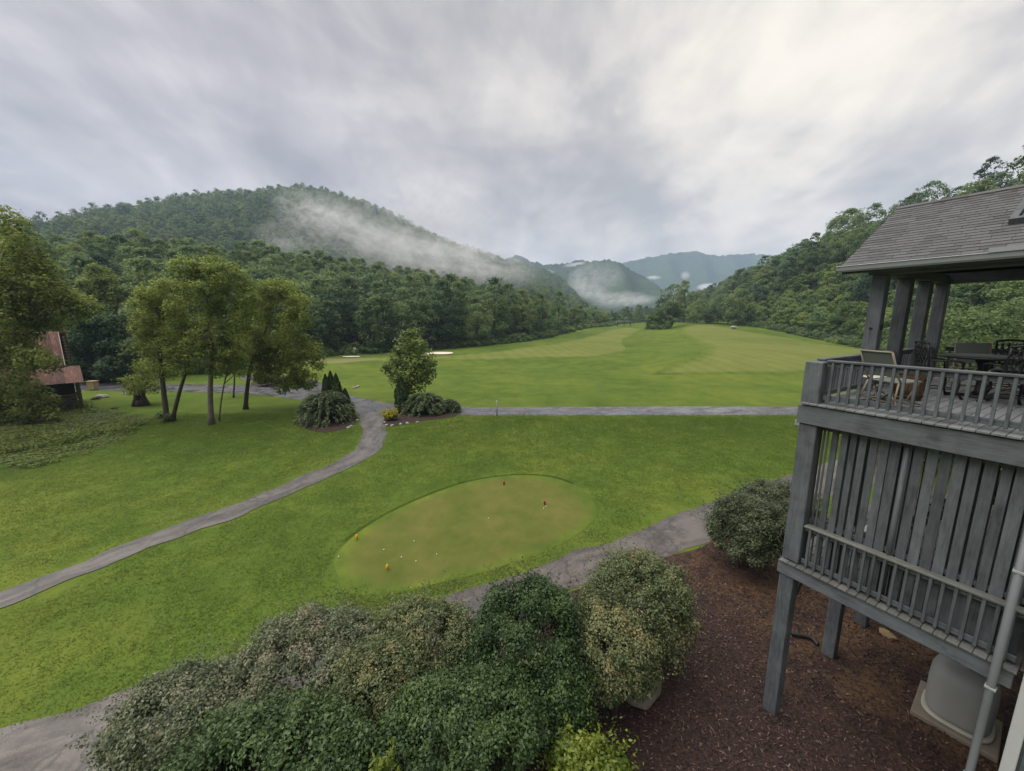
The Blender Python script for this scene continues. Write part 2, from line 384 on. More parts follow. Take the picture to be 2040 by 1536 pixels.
def mulch_material():
    m, t = material('mulch'); oc = t.n('TexCoord').outputs['Object']
    a = t.noise(oc, 22, 6, .8); b = t.noise(oc, .8, 5, .6, .5); c = t.noise(oc, 5, 5, .7)
    col = t.ramp(a, [(.35, (.010, .006, .006)), (.5, (.031, .019, .017)), (.66, (.068, .042, .037))])
    soil = t.mix(a, (.05, .028, .014), (.17, .10, .05))
    at_ = t.n('Attribute', _attribute_name='soil').outputs['Fac']
    col = t.mix(t.math('MULTIPLY', at_, t.ramp(t.math('ADD', t.math('MULTIPLY', b, .6), t.math('MULTIPLY', c, .4)), [(.44, 0), (.58, .8)])), col, soil)
    finish(t, col, .85, t.math('ADD', a, c), .8, .03, .2); return m
M['mulch'] = mulch_material()
m_, t_ = material('mulch_chips'); tn = t_.n('Attribute', _attribute_name='tint').outputs['Fac']
finish(t_, t_.ramp(tn, [(.1, (.014, .008, .008)), (.5, (.046, .023, .021)), (.85, (.105, .060, .052)), (.97, (.17, .115, .085))]), .75, spec=.3); M['chip'] = m_
M['sand'] = plain('bunker_sand', (.72, .66, .55), .9, .1, 6)
M['stone'] = plain('field_stone', (.19, .165, .13), .85, .4, 6, bstr=.5)
M['greystone'] = plain('grey_stone', (.30, .29, .27), .85, .3, 4, bstr=.5)
M['darkwood'] = plain('rotting_wood', (.055, .042, .030), .9, .5, 5, bstr=.6)
M['bark'] = plain('grey_bark', (.150, .130, .105), .9, .65, 3.5, bstr=1.0)
M['darkbark'] = plain('dark_bark', (.075, .064, .050), .9, .6, 3.5, bstr=1.0)

# ------------------------------------------------------------------ terrain
def lines(spec):
    out = []
    for a, b, s in spec: out += list(np.arange(a, b, s))
    return np.array(out + [spec[-1][1]], float)
ys = lines([(-60, 0, 6), (0, 140, 1.25), (140, 300, 2.5), (300, 700, 10), (700, 1700, 25)])
xs = lines([(-1250, -420, 20), (-420, -100, 6), (-100, 130, 1.5), (130, 230, 5), (230, 700, 16)])
XX, YY = np.meshgrid(xs, ys); Z = h(XX, YY)
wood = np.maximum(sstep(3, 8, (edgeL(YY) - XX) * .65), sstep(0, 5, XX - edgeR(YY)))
# unmown weeds in the lower left of the lawn
RO = [(-300, 880), (-300, 790), (60, 800), (230, 826), (262, 846), (205, 888), (90, 928), (0, 952), (-200, 980)]
RP = np.array([at(u, v, 10)[:2] / 1 for u, v in RO])
def in_poly(P, x, y):
    x = np.asarray(x, float); y = np.asarray(y, float); ins = np.zeros(x.shape, bool); j = len(P) - 1
    for i in range(len(P)):
        c = ((P[i][1] > y) != (P[j][1] > y)) & (x < (P[j][0] - P[i][0]) * (y - P[i][1]) / (P[j][1] - P[i][1] + 1e-12) + P[i][0])
        ins ^= c; j = i
    return ins
ROUGH = closed_spline([G(u, v)[:2] for u, v in ((-120, 960), (-120, 800), (60, 800), (230, 822), (290, 838), (215, 886), (100, 922), (0, 948))], 5)
rough = np.zeros(XX.shape)
for dx in (-1.5, 0, 1.5):
    for dy in (-1.2, 0, 1.2): rough += in_poly(ROUGH, XX + dx + und(XX, YY, 6), YY + dy) / 9
ny, nx = XX.shape
i = (np.arange(ny - 1)[:, None] * nx + np.arange(nx - 1)[None]).ravel()
me = arrays_mesh('ground', np.c_[XX.ravel(), YY.ravel(), Z.ravel()], np.stack([i, i + 1, i + nx + 1, i + nx], 1), True,
                 {'wood': ('POINT', 'FLOAT', wood), 'rough': ('POINT', 'FLOAT', rough)})
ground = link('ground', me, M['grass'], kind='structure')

# far blue ranges: real ridges 1.5 to 3.4 km away
def wooded(name, c1, c2, c3):
    m, t = material(name); oc = t.n('TexCoord').outputs['Object']
    a = t.noise(oc, .09, 4, .7); b = t.noise(oc, .012, 5, .6)
    f = t.math('ADD', t.math('MULTIPLY', a, .7), t.math('MULTIPLY', b, .4))
    finish(t, t.ramp(f, [(.38, c1), (.55, c2), (.72, c3)]), .9, a, 1.0, 6, .1); return m
M['farwood'] = wooded('far_woodland', (.022, .042, .024), (.042, .072, .036), (.068, .100, .046))
def ridge(name, crest, depth, slope, seed):
    pts = spline([at(u, v, Y) for u, v, Y in crest], 10); n = len(pts); rs = np.random.RandomState(seed); V = []
    prof = np.linspace(-1, 1, 61); ph = rs.uniform(0, 6.28, 8)
    d = np.arange(n) * 30.0
    for k, q in enumerate(prof):
        off = np.sign(q) * abs(q) ** 1.4 * depth
        spur = sum(np.sin(d / (70 + 60 * j) + ph[j] + off / (140 + 50 * j) * (1 if j % 2 else -1)) / (j + 1) for j in range(4))
        fz = 1 - abs(q) ** 1.25
        zz = pts[:, 2] * fz + (-20) * (1 - fz) + spur * depth * .045 * math.sin(math.pi * min(1, abs(q) * 1.2)) + rs.normal(0, 3.5 if abs(q) < .97 else 0, n) * fz
        V.append(np.c_[pts[:, 0], pts[:, 1] + off, zz])
    V = np.concatenate(V); i = (np.arange(60)[:, None] * n + np.arange(n - 1)[None]).ravel()
    return link(name, arrays_mesh(name, V, np.stack([i, i + 1, i + n + 1, i + n], 1), True), M['farwood'], kind='structure')
ridge('mountain', [(960, 560, 1500), (1020, 512, 1520), (1070, 524, 1560), (1110, 527, 1600), (1160, 520, 1650), (1200, 540, 1700), (1260, 572, 1750), (1330, 600, 1800)], 420, .5, 1)
ridge('mountain', [(1040, 600, 1200), (1090, 562, 1220), (1140, 534, 1240), (1190, 520, 1260), (1225, 522, 1270), (1270, 545, 1290), (1310, 572, 1310), (1360, 602, 1340), (1420, 625, 1360)], 380, .5, 2)
ridge('mountain', [(1120, 560, 2350), (1230, 527, 2380), (1300, 512, 2400), (1345, 504, 2420), (1385, 502, 2440), (1430, 509, 2460), (1480, 506, 2480), (1530, 508, 2500), (1620, 520, 2560), (1760, 530, 2650), (2000, 545, 2800)], 700, .5, 3)

# ------------------------------------------------------------------ roads, paths, mown areas
def strip(name, left, right, mat, dz, nx, n, edge, seed):
    L = spline([G(*p)[:2] for p in left], n); Rr = spline([G(*p)[:2] for p in right], n)
    o = ribbon(name, L, Rr, mat, dz, nx, 'structure', edge, seed)
    k = len(L); al = np.r_[0, np.cumsum(np.linalg.norm(np.diff((L + Rr) / 2, axis=0), axis=1))]
    for nm, val in (('along', np.repeat(al, nx)), ('across', np.tile(np.linspace(0, 1, nx), k))):
        a = o.data.attributes.new(nm, 'FLOAT', 'POINT'); a.data.foreach_set('value', val.astype(np.float32))
    return o
# road along the valley; far edge and near edge in photo pixels
strip('road', [(1990, 808), (1800, 809), (1590, 810), (1400, 810), (1200, 810.5), (1000, 811), (915, 811), (830, 808), (785, 804), (740, 797), (695, 787), (645, 773), (610, 768), (540, 768), (450, 767), (350, 766), (250, 765), (150, 763), (40, 762)],
      [(1990, 826), (1800, 827), (1590, 828), (1400, 828), (1200, 828), (1000, 828), (915, 828), (830, 828), (785, 828), (735, 826), (680, 818), (620, 802), (570, 793), (520, 787), (450, 783), (350, 781), (250, 779), (150, 777), (40, 776)], M['road'], .020, 9, 6, .05, 1)
# fork round the island bed
strip('road', [(690, 783), (655, 768), (625, 757), (590, 751), (540, 749), (480, 749)], [(690, 796), (640, 779), (608, 766), (585, 760), (540, 758), (480, 758)], M['road'], .016, 6, 6, .05, 2)
strip('cart_path', [(704, 822), (716, 838), (721, 860), (716, 880), (704, 896), (670, 918), (620, 941), (550, 971), (480, 1001), (380, 1036), (270, 1076), (130, 1131), (0, 1181), (-160, 1243)],
      [(786, 822), (768, 836), (769, 855), (769, 872), (760, 892), (735, 912), (680, 940), (600, 975), (520, 1011), (420, 1050), (300, 1092), (150, 1151), (0, 1212), (-160, 1280)], M['path'], .026, 9, 8, .05, 3)
strip('path', [(1760, 888), (1660, 918), (1560, 950), (1440, 991), (1330, 1035), (1230, 1072), (1120, 1111), (1000, 1154), (880, 1192), (760, 1236), (620, 1274), (480, 1312), (330, 1352), (180, 1398), (0, 1452), (-200, 1510)],
      [(1760, 960), (1660, 986), (1560, 1022), (1480, 1052), (1400, 1082), (1290, 1122), (1200, 1152), (1090, 1190), (980, 1232), (860, 1278), (740, 1322), (620, 1366), (490, 1420), (360, 1475), (215, 1540), (0, 1632)], M['nearpath'], .012, 10, 6, .06, 4)

# tee: a slightly raised, closely mown oval
TEE = [G(u, v)[:2] for u, v in ((668, 1135), (676, 1100), (720, 1058), (790, 1017), (860, 986), (930, 962), (1000, 950), (1060, 948), (1110, 955), (1155, 975), (1182, 1002), (1188, 1025), (1165, 1053), (1120, 1082), (1050, 1110), (960, 1140), (860, 1166), (770, 1182), (705, 1178))]
TEE = closed_spline(TEE, 5)
TEE_DZ = .035
tc = TEE.mean(0)
skirt = [tc + (p - tc) * 1.012 + (p - tc) / np.linalg.norm(p - tc) * .12 for p in TEE]
ribbon('tee_bank', [*TEE, TEE[0]], [*skirt, skirt[0]], M['grass'], .0, 2)
tb = bpy.data.objects['tee_bank']; nv = len(tb.data.vertices)
for k in range(nv): tb.data.vertices[k].co.z = TEE_DZ if k % 2 == 0 else -.02
tee = blob_sheet('tee_green', TEE, M['tee'], TEE_DZ, 5, dome=.03)

# fairways: two mown tongues (left edge, right edge, from near to far)
def zone(name, left, right, mat, dz, seed, n=6, nx=18, edge=.25, fade=5.0): return ribbon(name, spline([G(*p)[:2] for p in left], n), spline([G(*p)[:2] for p in right], n), mat, dz, nx, 'structure', edge, seed, fade)
zone('fairway', [(560, 716), (700, 712), (860, 709), (1000, 699), (1040, 692), (1105, 684), (1125, 680), (1180, 668), (1205, 660), (1225, 655), (1250, 652)],
     [(560, 732), (700, 721), (860, 719), (1000, 717), (1110, 713), (1190, 710), (1240, 703), (1249, 694), (1240, 680), (1262, 668), (1282, 656)], M['fairway'], .05, 11)
zone('fairway', [(1290, 748), (1320, 735), (1375, 716), (1400, 702), (1398, 692), (1380, 682), (1360, 672), (1352, 660), (1362, 652), (1382, 646.5)],
     [(1960, 745), (1930, 731), (1900, 722), (1850, 712), (1780, 702), (1700, 692), (1620, 680), (1540, 668), (1480, 659), (1418, 646.5)], M['fairway'], .05, 12, nx=24)
zone('putting_green', [(560, 722), (640, 717), (700, 714), (760, 713)], [(560, 731), (640, 726), (700, 723), (760, 716)], M['green'], .08, 13, nx=8, fade=1.5)
def oval(name, u, v, du, dv, mat, dz, **kw):
    return blob_sheet(name, closed_spline([G(u + du * math.cos(a) * (1 + .15 * math.sin(3 * a)), v - dv * math.sin(a))[:2] for a in np.linspace(0, 6.28, 9)[:-1]], 4), mat, dz, 3, **kw)
oval('bunker', 879, 704.5, 24, 2.4, M['sand'], .16)
oval('bunker', 845, 706, 16, 1.8, M['sand'], .16)
oval('bunker', 700, 711.5, 18, 1.0, M['sand'], .16)

# mulch: the large bed below the deck, two beds at the path junction, the island bed
BED = [G(u, v)[:2] for u, v in ((1395, 1092), (1330, 1110), (1240, 1140), (1100, 1195), (960, 1245), (800, 1310), (640, 1375), (480, 1440), (330, 1510), (215, 1590), (150, 1760), (600, 2100), (1300, 2100), (2300, 2000), (2700, 1600), (2500, 1250), (2250, 1120), (1950, 1050), (1700, 1030), (1540, 1040), (1450, 1062))]
BED = closed_spline(BED, 5)
bed = blob_sheet('mulch_bed', BED, M['mulch'], .030, 14)
bv = np.empty(len(bed.data.vertices) * 3, np.float32); bed.data.vertices.foreach_get('co', bv); bv = bv.reshape(-1, 3)
so = sstep(6.0, 9.5, bv[:, 0] - (8.0 - bv[:, 1]) * .3)
a_ = bed.data.attributes.new('soil', 'FLOAT', 'POINT'); a_.data.foreach_set('value', so.astype(np.float32))
def bed_px(name, pts, dz=.035): return blob_sheet(name, closed_spline([G(u, v)[:2] for u, v in pts], 4), M['mulch'], dz, 4, dome=.05)
bed_px('mulch_bed', [(606, 852), (600, 838), (640, 822), (690, 818), (708, 834), (706, 846), (680, 856), (640, 862)])
bed_px('mulch_bed', [(765, 836), (775, 826), (800, 820), (850, 818), (905, 822), (908, 829), (880, 834), (830, 840), (785, 849), (765, 846)])
bed_px('mulch_bed', [(500, 766), (520, 757), (560, 756), (610, 760), (622, 766), (600, 772), (550, 774)], .06)
# ------------------------------------------------------------------ foliage builders
def leaf_quads(P, Nrm, L, Wd, rs, droop=0.0, along=None):
    """a small folded leaf (diamond) at each P facing Nrm; L, Wd arrays"""
    n = len(P)
    if along is None:
        T = rs.normal(0, 1, (n, 3)); T -= Nrm * (T * Nrm).sum(1, keepdims=True)
    else: T = along + rs.normal(0, .25, (n, 3))
    T[:, 2] -= droop; T /= np.linalg.norm(T, axis=1, keepdims=True) + 1e-9
    B = np.cross(Nrm, T); B /= np.linalg.norm(B, axis=1, keepdims=True) + 1e-9
    L = np.broadcast_to(L, n)[:, None]; Wd = np.broadcast_to(Wd, n)[:, None]
    V = np.stack([P - T * L * .5, P + B * Wd * .5 + T * L * .05, P + T * L * .5, P - B * Wd * .5 + T * L * .05], 1).reshape(-1, 3)
    return V, np.arange(4 * n).reshape(n, 4)
def clump_cloud(C, Rad, n_each, leaf, rs, crown_c=None, up=.25, flat=.8, jitter=.5, droop=0., shell=.55, ltint=.22, ctint=.22):
    """leaves spread through the outer part of every clump (centre C, radius Rad); returns verts, faces, tint"""
    C = np.asarray(C, float); k = len(C); Rad = np.broadcast_to(Rad, k).astype(float)
    n_each = np.broadcast_to(n_each, k).astype(int); idx = np.repeat(np.arange(k), n_each); n = len(idx)
    D = rs.normal(0, 1, (n, 3)); D[:, 2] += up
    if crown_c is not None:
        o = C - crown_c; o /= np.linalg.norm(o, axis=1, keepdims=True) + 1e-9; D += o[idx] * .55
    D /= np.linalg.norm(D, axis=1, keepdims=True)
    rr = Rad[idx] * (shell + (1 - shell) * rs.rand(n) ** .7) * (1 + .12 * rs.normal(0, 1, n))
    P = C[idx] + D * rr[:, None] * np.array([1, 1, flat])
    N = D + rs.normal(0, jitter, (n, 3)); N[:, 2] += .65; N /= np.linalg.norm(N, axis=1, keepdims=True)
    s = rs.uniform(.7, 1.3, n)
    V, F = leaf_quads(P, N, leaf[0] * s, leaf[1] * s, rs, droop)
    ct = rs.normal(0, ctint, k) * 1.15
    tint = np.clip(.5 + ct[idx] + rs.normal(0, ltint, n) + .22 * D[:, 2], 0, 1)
    return V, F, tint
def leaf_mesh(name, parts):
    V, F, T, b = [], [], [], 0
    for v, f, t_ in parts: V.append(v); F.append(f + b); T.append(t_); b += len(v)
    return arrays_mesh(name, np.concatenate(V), np.concatenate(F), False, {'tint': ('FACE', 'FLOAT', np.concatenate(T))})
def limb(mb, pts, r0, r1, n=7):
    P = spline(pts, 4); rr = np.linspace(r0, r1, len(P)); rr[0] *= 1.35; mb.tube(P, list(rr), n); return P

M['abelia'] = leaf_mat('abelia_leaves', (.034, .052, .026), (.096, .122, .064), (.190, .215, .132), .3, .45, accent=(.26, .215, .155))
M['abelia2'] = leaf_mat('abelia_leaves_green', (.030, .050, .021), (.084, .114, .047), (.172, .198, .095), .3, .45, accent=(.23, .205, .095))
M['box'] = leaf_mat('boxwood_leaves', (.018, .032, .014), (.050, .072, .034), (.125, .150, .082), .25, .45)
M['holly'] = leaf_mat('dark_shrub_leaves', (.012, .026, .010), (.029, .057, .019), (.066, .112, .033), .2, .38, .25)
M['holly2'] = leaf_mat('mid_shrub_leaves', (.014, .029, .011), (.034, .064, .022), (.076, .120, .040), .2, .4, .25)
M['lime'] = leaf_mat('yellow_green_leaves', (.05, .09, .010), (.085, .125, .018), (.17, .21, .03), .3, .4)
M['gold'] = leaf_mat('golden_leaves', (.11, .12, .010), (.27, .26, .018), (.42, .38, .03), .3, .5)
M['cedar'] = leaf_mat('weeping_leaves', (.030, .050, .024), (.075, .108, .048), (.130, .170, .080), .25, .5)
M['arbor'] = leaf_mat('arborvitae_leaves', (.020, .038, .015), (.044, .074, .026), (.080, .118, .040), .2, .6)
M['locust'] = leaf_mat('feathery_leaves', (.088, .136, .032), (.200, .262, .058), (.320, .360, .085), .65, .5)
M['maple'] = leaf_mat('maple_leaves', (.060, .098, .028), (.135, .195, .050), (.245, .305, .090), .5, .45)
M['oak'] = leaf_mat('oak_leaves', (.072, .110, .028), (.165, .218, .048), (.275, .310, .075), .62, .5)
M['forest'] = leaf_mat('forest_leaves', (.054, .092, .048), (.118, .176, .080), (.200, .262, .112), .5, .6, .12, obj_var=.8)
M['thicket'] = leaf_mat('thicket_leaves', (.056, .096, .040), (.128, .192, .068), (.220, .285, .100), .5, .6, .12, obj_var=.8)
M['vine'] = leaf_mat('vine_leaves', (.044, .078, .040), (.098, .150, .066), (.175, .235, .096), .45, .6, .12, obj_var=.4)
M['weed'] = leaf_mat('weed_leaves', (.046, .076, .018), (.108, .155, .034), (.190, .230, .056), .4, .6, accent=(.15, .115, .05))
M['blade'] = leaf_mat('grass_blades', (.070, .118, .023), (.112, .170, .034), (.175, .218, .046), .62, .6, .1, obj_var=.3, patchy=True)

def lumpy(c, r, n, rs, zmin=-.55, inner=0.0):
    """n clump centres over the upper shell of an ellipsoid, uneven"""
    D = rs.normal(0, 1, (n * 3, 3)); D /= np.linalg.norm(D, axis=1, keepdims=True); D = D[D[:, 2] > zmin][:n]
    q = rs.uniform(.70 if not inner else inner, 1.0, len(D))
    return np.array(c) + D * np.array(r) * q[:, None]

def bush(name, label, cat, X, Y, rx, ry, hgt, mat, leaf, n, rs_seed, group=None, clumps=70, crad=.34, up=.3, droop=0., zmin=-.5, z0=None, stems=7, tilt=0, low=.12, lumps=None):
    rs = np.random.RandomState(rs_seed); gz = float(h(X, Y)) if z0 is None else z0
    root = empty(name, (X, Y, gz), 0, label, cat, group)
    cz = hgt * (.5 + low / 2); c = (0, 0, cz); r = (max(.05, rx - crad * .6), max(.05, ry - crad * .6), hgt * (.5 - low / 2) - crad * .45)
    n = int(n * 2.1); clumps = int(clumps * 3.0); crad *= .74
    C = lumpy(c, r, clumps, rs, zmin)
    if lumps:                          # uneven outline: lobes that swell out of the body
        for (ax, ay, az, rr) in lumps:
            C = np.concatenate([C, lumpy((ax * rx, ay * ry, az * hgt), (rr, rr, rr * .8), 16, rs, -.7)])
    C[:, :2] *= (1 + .10 * np.sin(C[:, 2:3] * 3.1 + rs_seed))
    ne = max(3, n // len(C))
    pk = lumpy(c, (rx, ry, hgt * .45), 7, rs, -.4)          # hollows where one looks into the shrub
    for q_ in pk: C = C[np.linalg.norm((C - q_) / [1, 1, .8], axis=1) > rs.uniform(.16, .30) * min(rx, 1.4)]
    V, F, T = clump_cloud(C, crad * rs.uniform(.75, 1.35, len(C)), ne, leaf, rs, np.array(c), up, .85, .65, droop, .35, .15, .2)
    # loose shoots breaking the outline
    m = max(6, len(C) // 2); A = lumpy(c, (rx * 1.0, ry * 1.0, hgt * (.5 - low / 2)), m, rs, -.1)
    ks = 14; q = np.tile(np.linspace(0, 1, ks), len(A)); ai = np.repeat(np.arange(len(A)), ks)
    dirv = (A - np.array(c)); dirv /= np.linalg.norm(dirv, axis=1, keepdims=True); dirv[:, 2] += .5; dirv += rs.normal(0, .3, dirv.shape)
    ln = rs.uniform(.10, .30, len(A)) * np.where(rs.rand(len(A)) < .15, 1.9, 1) * (leaf[0] / .07) ** .3
    P = A[ai] + dirv[ai] * (q * ln[ai])[:, None] + rs.normal(0, leaf[0] * .35, (len(ai), 3))
    Nn = rs.normal(0, 1, P.shape); Nn[:, 2] += .6; Nn /= np.linalg.norm(Nn, axis=1, keepdims=True)
    V2, F2 = leaf_quads(P, Nn, leaf[0] * rs.uniform(.6, 1.1, len(P)), leaf[1] * rs.uniform(.6, 1.1, len(P)), rs)
    T2 = np.clip(.62 + rs.normal(0, .22, len(P)), 0, 1)
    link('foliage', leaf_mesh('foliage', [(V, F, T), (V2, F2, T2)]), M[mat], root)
    mb = MB()
    for k in range(stems):
        a = rs.uniform(0, 6.28); b = rs.uniform(.15, .6)
        p1 = np.array([math.cos(a) * rx * b * .35, math.sin(a) * ry * b * .35, hgt * .35]); p2 = np.array([math.cos(a) * rx * b, math.sin(a) * ry * b, hgt * .80])
        mb.tube([p1 * [.25, .25, 0] - [0, 0, .1], p1, p2], [.035, .025, .01], 5)
    if stems: mb.build('stem', M['bark'], root)
    return root
def fit(u0, u1, vtop, Yc):
    """ground position, half width and height of a plant at depth Yc whose outline spans u0..u1 and reaches up to vtop"""
    gz = 0.0
    for _ in range(4):
        p = at((u0 + u1) / 2, vtop, Yc); X = p[0]; gz = float(h(X, Yc)); hg = p[2] - gz
        w = Yc * math.cos(PITCH) + (CAMZ - gz - hg / 2) * math.sin(PITCH); X = ((u0 + u1) / 2 - CU) / FPX * w; rx = (u1 - u0) / 2 / FPX * w
    return X, Yc, rx, hg

# ------------------------------------------------------------------ foreground shrubs
def fbush(name, label, cat, u0, u1, vtop, Yc, depth, mat, leaf, n, seed, **kw):
    X, Y, rx, hg = fit(u0, u1, vtop, Yc); return bush(name, label, cat, X, Y, rx, rx * depth, hg, mat, leaf, n, seed, **kw)
AB, HO = (.066, .036), (.070, .038)
G1 = 'shrubs in the planting bed below the camera'
fbush('abelia_shrub', 'wide grey green shrub with pinkish flower heads, leftmost in the bed', 'shrub', 215, 530, 1362, 6.9, .85, 'abelia', AB, 21000, 1, group=G1, clumps=130, crad=.36)
fbush('abelia_shrub', 'large pinkish grey shrub in the middle of the left hedge mass, tallest there', 'shrub', 455, 775, 1246, 7.7, .85, 'abelia', AB, 24000, 2, group=G1, clumps=140, crad=.36)
fbush('abelia_shrub', 'rounded olive green shrub where the path reappears, left of the dark green shrub', 'shrub', 730, 950, 1203, 8.3, .85, 'abelia2', AB, 16000, 3, group=G1, clumps=100, crad=.34)
fbush('holly_shrub', 'dark green domed shrub at the centre of the bed, in front of the near path', 'shrub', 920, 1190, 1168, 8.0, .9, 'holly', HO, 19000, 4, group=G1, clumps=90, crad=.38)
fbush('abelia_shrub', 'tall rounded grey green shrub standing over the dark mulch, rightmost of the hedge', 'shrub', 1140, 1392, 1112, 9.0, .9, 'abelia2', AB, 20000, 5, group=G1, clumps=110, crad=.36)
fbush('abelia_shrub', 'smaller shrub with orange tipped shoots in front of the tall rounded shrub', 'shrub', 1130, 1322, 1222, 7.7, .8, 'abelia2', AB, 12000, 6, group=G1, clumps=75, crad=.32)
fbush('holly_shrub', 'low dark green shrub beside the stone, right of the centre shrub', 'shrub', 1020, 1192, 1330, 6.9, .8, 'holly', HO, 10000, 7, group=G1, clumps=55, crad=.34)
fbush('holly_shrub', 'dark green shrub at the bottom edge, in front of the centre dome', 'shrub', 760, 1095, 1365, 6.1, .7, 'holly2', HO, 19000, 8, group=G1, clumps=100, crad=.36)
fbush('holly_shrub', 'spreading dark green shrub at the bottom edge, in front of the pinkish shrubs', 'shrub', 330, 790, 1432, 5.5, .55, 'holly2', HO, 24000, 9, group=G1, clumps=130, crad=.36)
fbush('lime_shrub', 'small yellow green shrub at the bottom edge beside the mulch', 'shrub', 1085, 1260, 1478, 5.7, .8, 'lime', (.085, .045), 4200, 10, group=G1, clumps=42, crad=.28)
fbush('lime_shoot', 'thin bright green shoot rising through the dark shrub at the bottom edge', 'plant', 735, 800, 1490, 4.9, .7, 'lime', (.10, .05), 130, 11, clumps=14, crad=.10, stems=2)
fbush('boxwood_shrub', 'clipped dark shrub beside the deck post, in front of its twin', 'shrub', 1400, 1572, 990, 13.2, .9, 'box', (.07, .04), 19000, 12, group='shrubs beside the deck', clumps=100, crad=.36, lumps=[(-.2, -.5, .5, .7)])
fbush('boxwood_shrub', 'clipped grey green shrub beside the deck, behind its twin and nearer the lawn', 'shrub', 1438, 1640, 962, 16.0, .7, 'box', (.07, .04), 15000, 13, group='shrubs beside the deck', clumps=90, crad=.36)

fbush('abelia_shrub', 'shadowed olive shrub between the pinkish and the dark green shrubs', 'shrub', 640, 860, 1290, 7.1, .8, 'abelia2', AB, 15000, 14, group=G1, clumps=90, crad=.34)

# ------------------------------------------------------------------ plants at the path junction
def weeping(label, u0, u1, vtop, Yc, depth, n, seed, group):
    X, Y, rx, hg = fit(u0, u1, vtop, Yc); rs = np.random.RandomState(seed); gz = float(h(X, Y))
    root = empty('weeping_shrub', (X, Y, gz), 0, label, 'shrub', group)
    ns = 210; a = rs.uniform(0, 6.28, ns); el = np.arccos(rs.uniform(0, 1, ns)); VV = []
    top = np.stack([np.cos(a) * np.sin(el) * rx * .8, np.sin(a) * np.sin(el) * rx * depth * .8, (.12 + .80 * np.cos(el)) * hg], 1)
    dirv = np.stack([np.cos(a), np.sin(a), .5 * np.cos(el)], 1); k = n // ns
    q = np.tile(np.linspace(0, 1, k), ns); ai = np.repeat(np.arange(ns), k); ln = rs.uniform(.5, .95, ns) * rx * .5
    P = top[ai] + dirv[ai] * (q * ln[ai])[:, None]; P[:, 2] += (.35 * q - .95 * q * q) * ln[ai]; P += rs.normal(0, .06, P.shape)
    P[:, 2] = np.maximum(P[:, 2], .06)
    N = rs.normal(0, .5, P.shape); N[:, 2] += 1; N /= np.linalg.norm(N, axis=1, keepdims=True)
    V, F = leaf_quads(P, N, .30 * rs.uniform(.6, 1.3, len(P)), .085, rs, .5, dirv[ai])
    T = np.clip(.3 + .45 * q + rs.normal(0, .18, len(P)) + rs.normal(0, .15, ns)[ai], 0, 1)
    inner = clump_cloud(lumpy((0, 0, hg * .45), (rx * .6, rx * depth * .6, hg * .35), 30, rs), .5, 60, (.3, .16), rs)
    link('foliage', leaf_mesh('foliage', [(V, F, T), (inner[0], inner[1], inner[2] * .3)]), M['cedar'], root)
    mb = MB()
    for q_ in range(5): mb.tube([(0, 0, -.1), (rs.normal(0, rx * .2), rs.normal(0, rx * .2), hg * .4), (rs.normal(0, rx * .3), rs.normal(0, rx * .3), hg * .75)], [.06, .04, .015], 5)
    mb.build('stem', M['bark'], root); return root
def column(label, u, wpx, vtop, Yc, seed, group, taper=.9):
    X, Y, rx, hg = fit(u - wpx / 2, u + wpx / 2, vtop, Yc); rs = np.random.RandomState(seed)
    root = empty('arborvitae', (X, Y, float(h(X, Y))), 0, label, 'tree', group); n = 2600
    z = rs.rand(n) ** .85; prof = np.minimum(1, (1 - z) * 2.9 / (1 + taper)) ** .7 * (.75 + .25 * np.minimum(1, z * 6))
    a = rs.uniform(0, 6.28, n); r = rx * prof * rs.uniform(.72, 1.05, n) * (1 + .1 * np.sin(a * 5 + z * 9))
    P = np.stack([np.cos(a) * r, np.sin(a) * r, .05 + z * (hg - .05)], 1); N = np.stack([np.cos(a), np.sin(a), .25 + 0 * a], 1) + rs.normal(0, .35, (n, 3)); N /= np.linalg.norm(N, axis=1, keepdims=True)
    V, F = leaf_quads(P, N, .34 * rs.uniform(.6, 1.2, n), .16, rs, 0, np.tile([0, 0, 1.0], (n, 1)))
    link('foliage', leaf_mesh('foliage', [(V, F, np.clip(.5 + rs.normal(0, .22, n), 0, 1))]), M['arbor'], root)
    MB().tube([(0, 0, -.1), (0, 0, hg * .5), (0, 0, hg * .93)], [.09, .07, .02], 6).build('trunk', M['darkbark'], root)
    return root
GJ = 'shrubs at the path junction'
weeping('large weeping dark shrub with drooping sprays, left of the path junction', 600, 698, 780, 34.4, .9, 6500, 31, GJ)
weeping('broad weeping shrub behind the bed stones, right of the path junction', 806, 886, 784, 37.4, .7, 5200, 32, GJ)
weeping('smaller weeping shrub at the right end of the junction bed', 876, 916, 798, 38.0, .8, 2600, 33, GJ)
GA = 'columnar evergreens at the path junction'
column('dark columnar evergreen, middle and tallest of the trio behind the weeping shrub', 661, 27, 741, 37.2, 41, GA)
column('dark columnar evergreen, left one of the trio behind the weeping shrub', 651, 25, 748, 36.6, 42, GA)
column('dark columnar evergreen, right one of the trio behind the weeping shrub', 672, 27, 746, 36.4, 43, GA)
column('short dark cone shaped evergreen right of the trio, by the golden shrub', 689, 22, 776, 36.6, 44, GA)
column('stout dark columnar evergreen under the young maple', 800, 26, 752, 37.6, 45, GA, .2)
def gold(label, u0, u1, vtop, Yc, n, seed, group): return fbush('golden_shrub', label, 'shrub', u0, u1, vtop, Yc, .9, 'gold', (.13, .08), n, seed, group=group, clumps=40, crad=.22, stems=4)
gold('bright golden shrub at the left side of the path mouth', 680, 707, 811, 35.2, 2600, 51, 'golden shrubs along the paths')
gold('yellow green shrub at the right side of the path mouth', 762, 792, 819, 34.6, 2600, 52, 'golden shrubs along the paths')
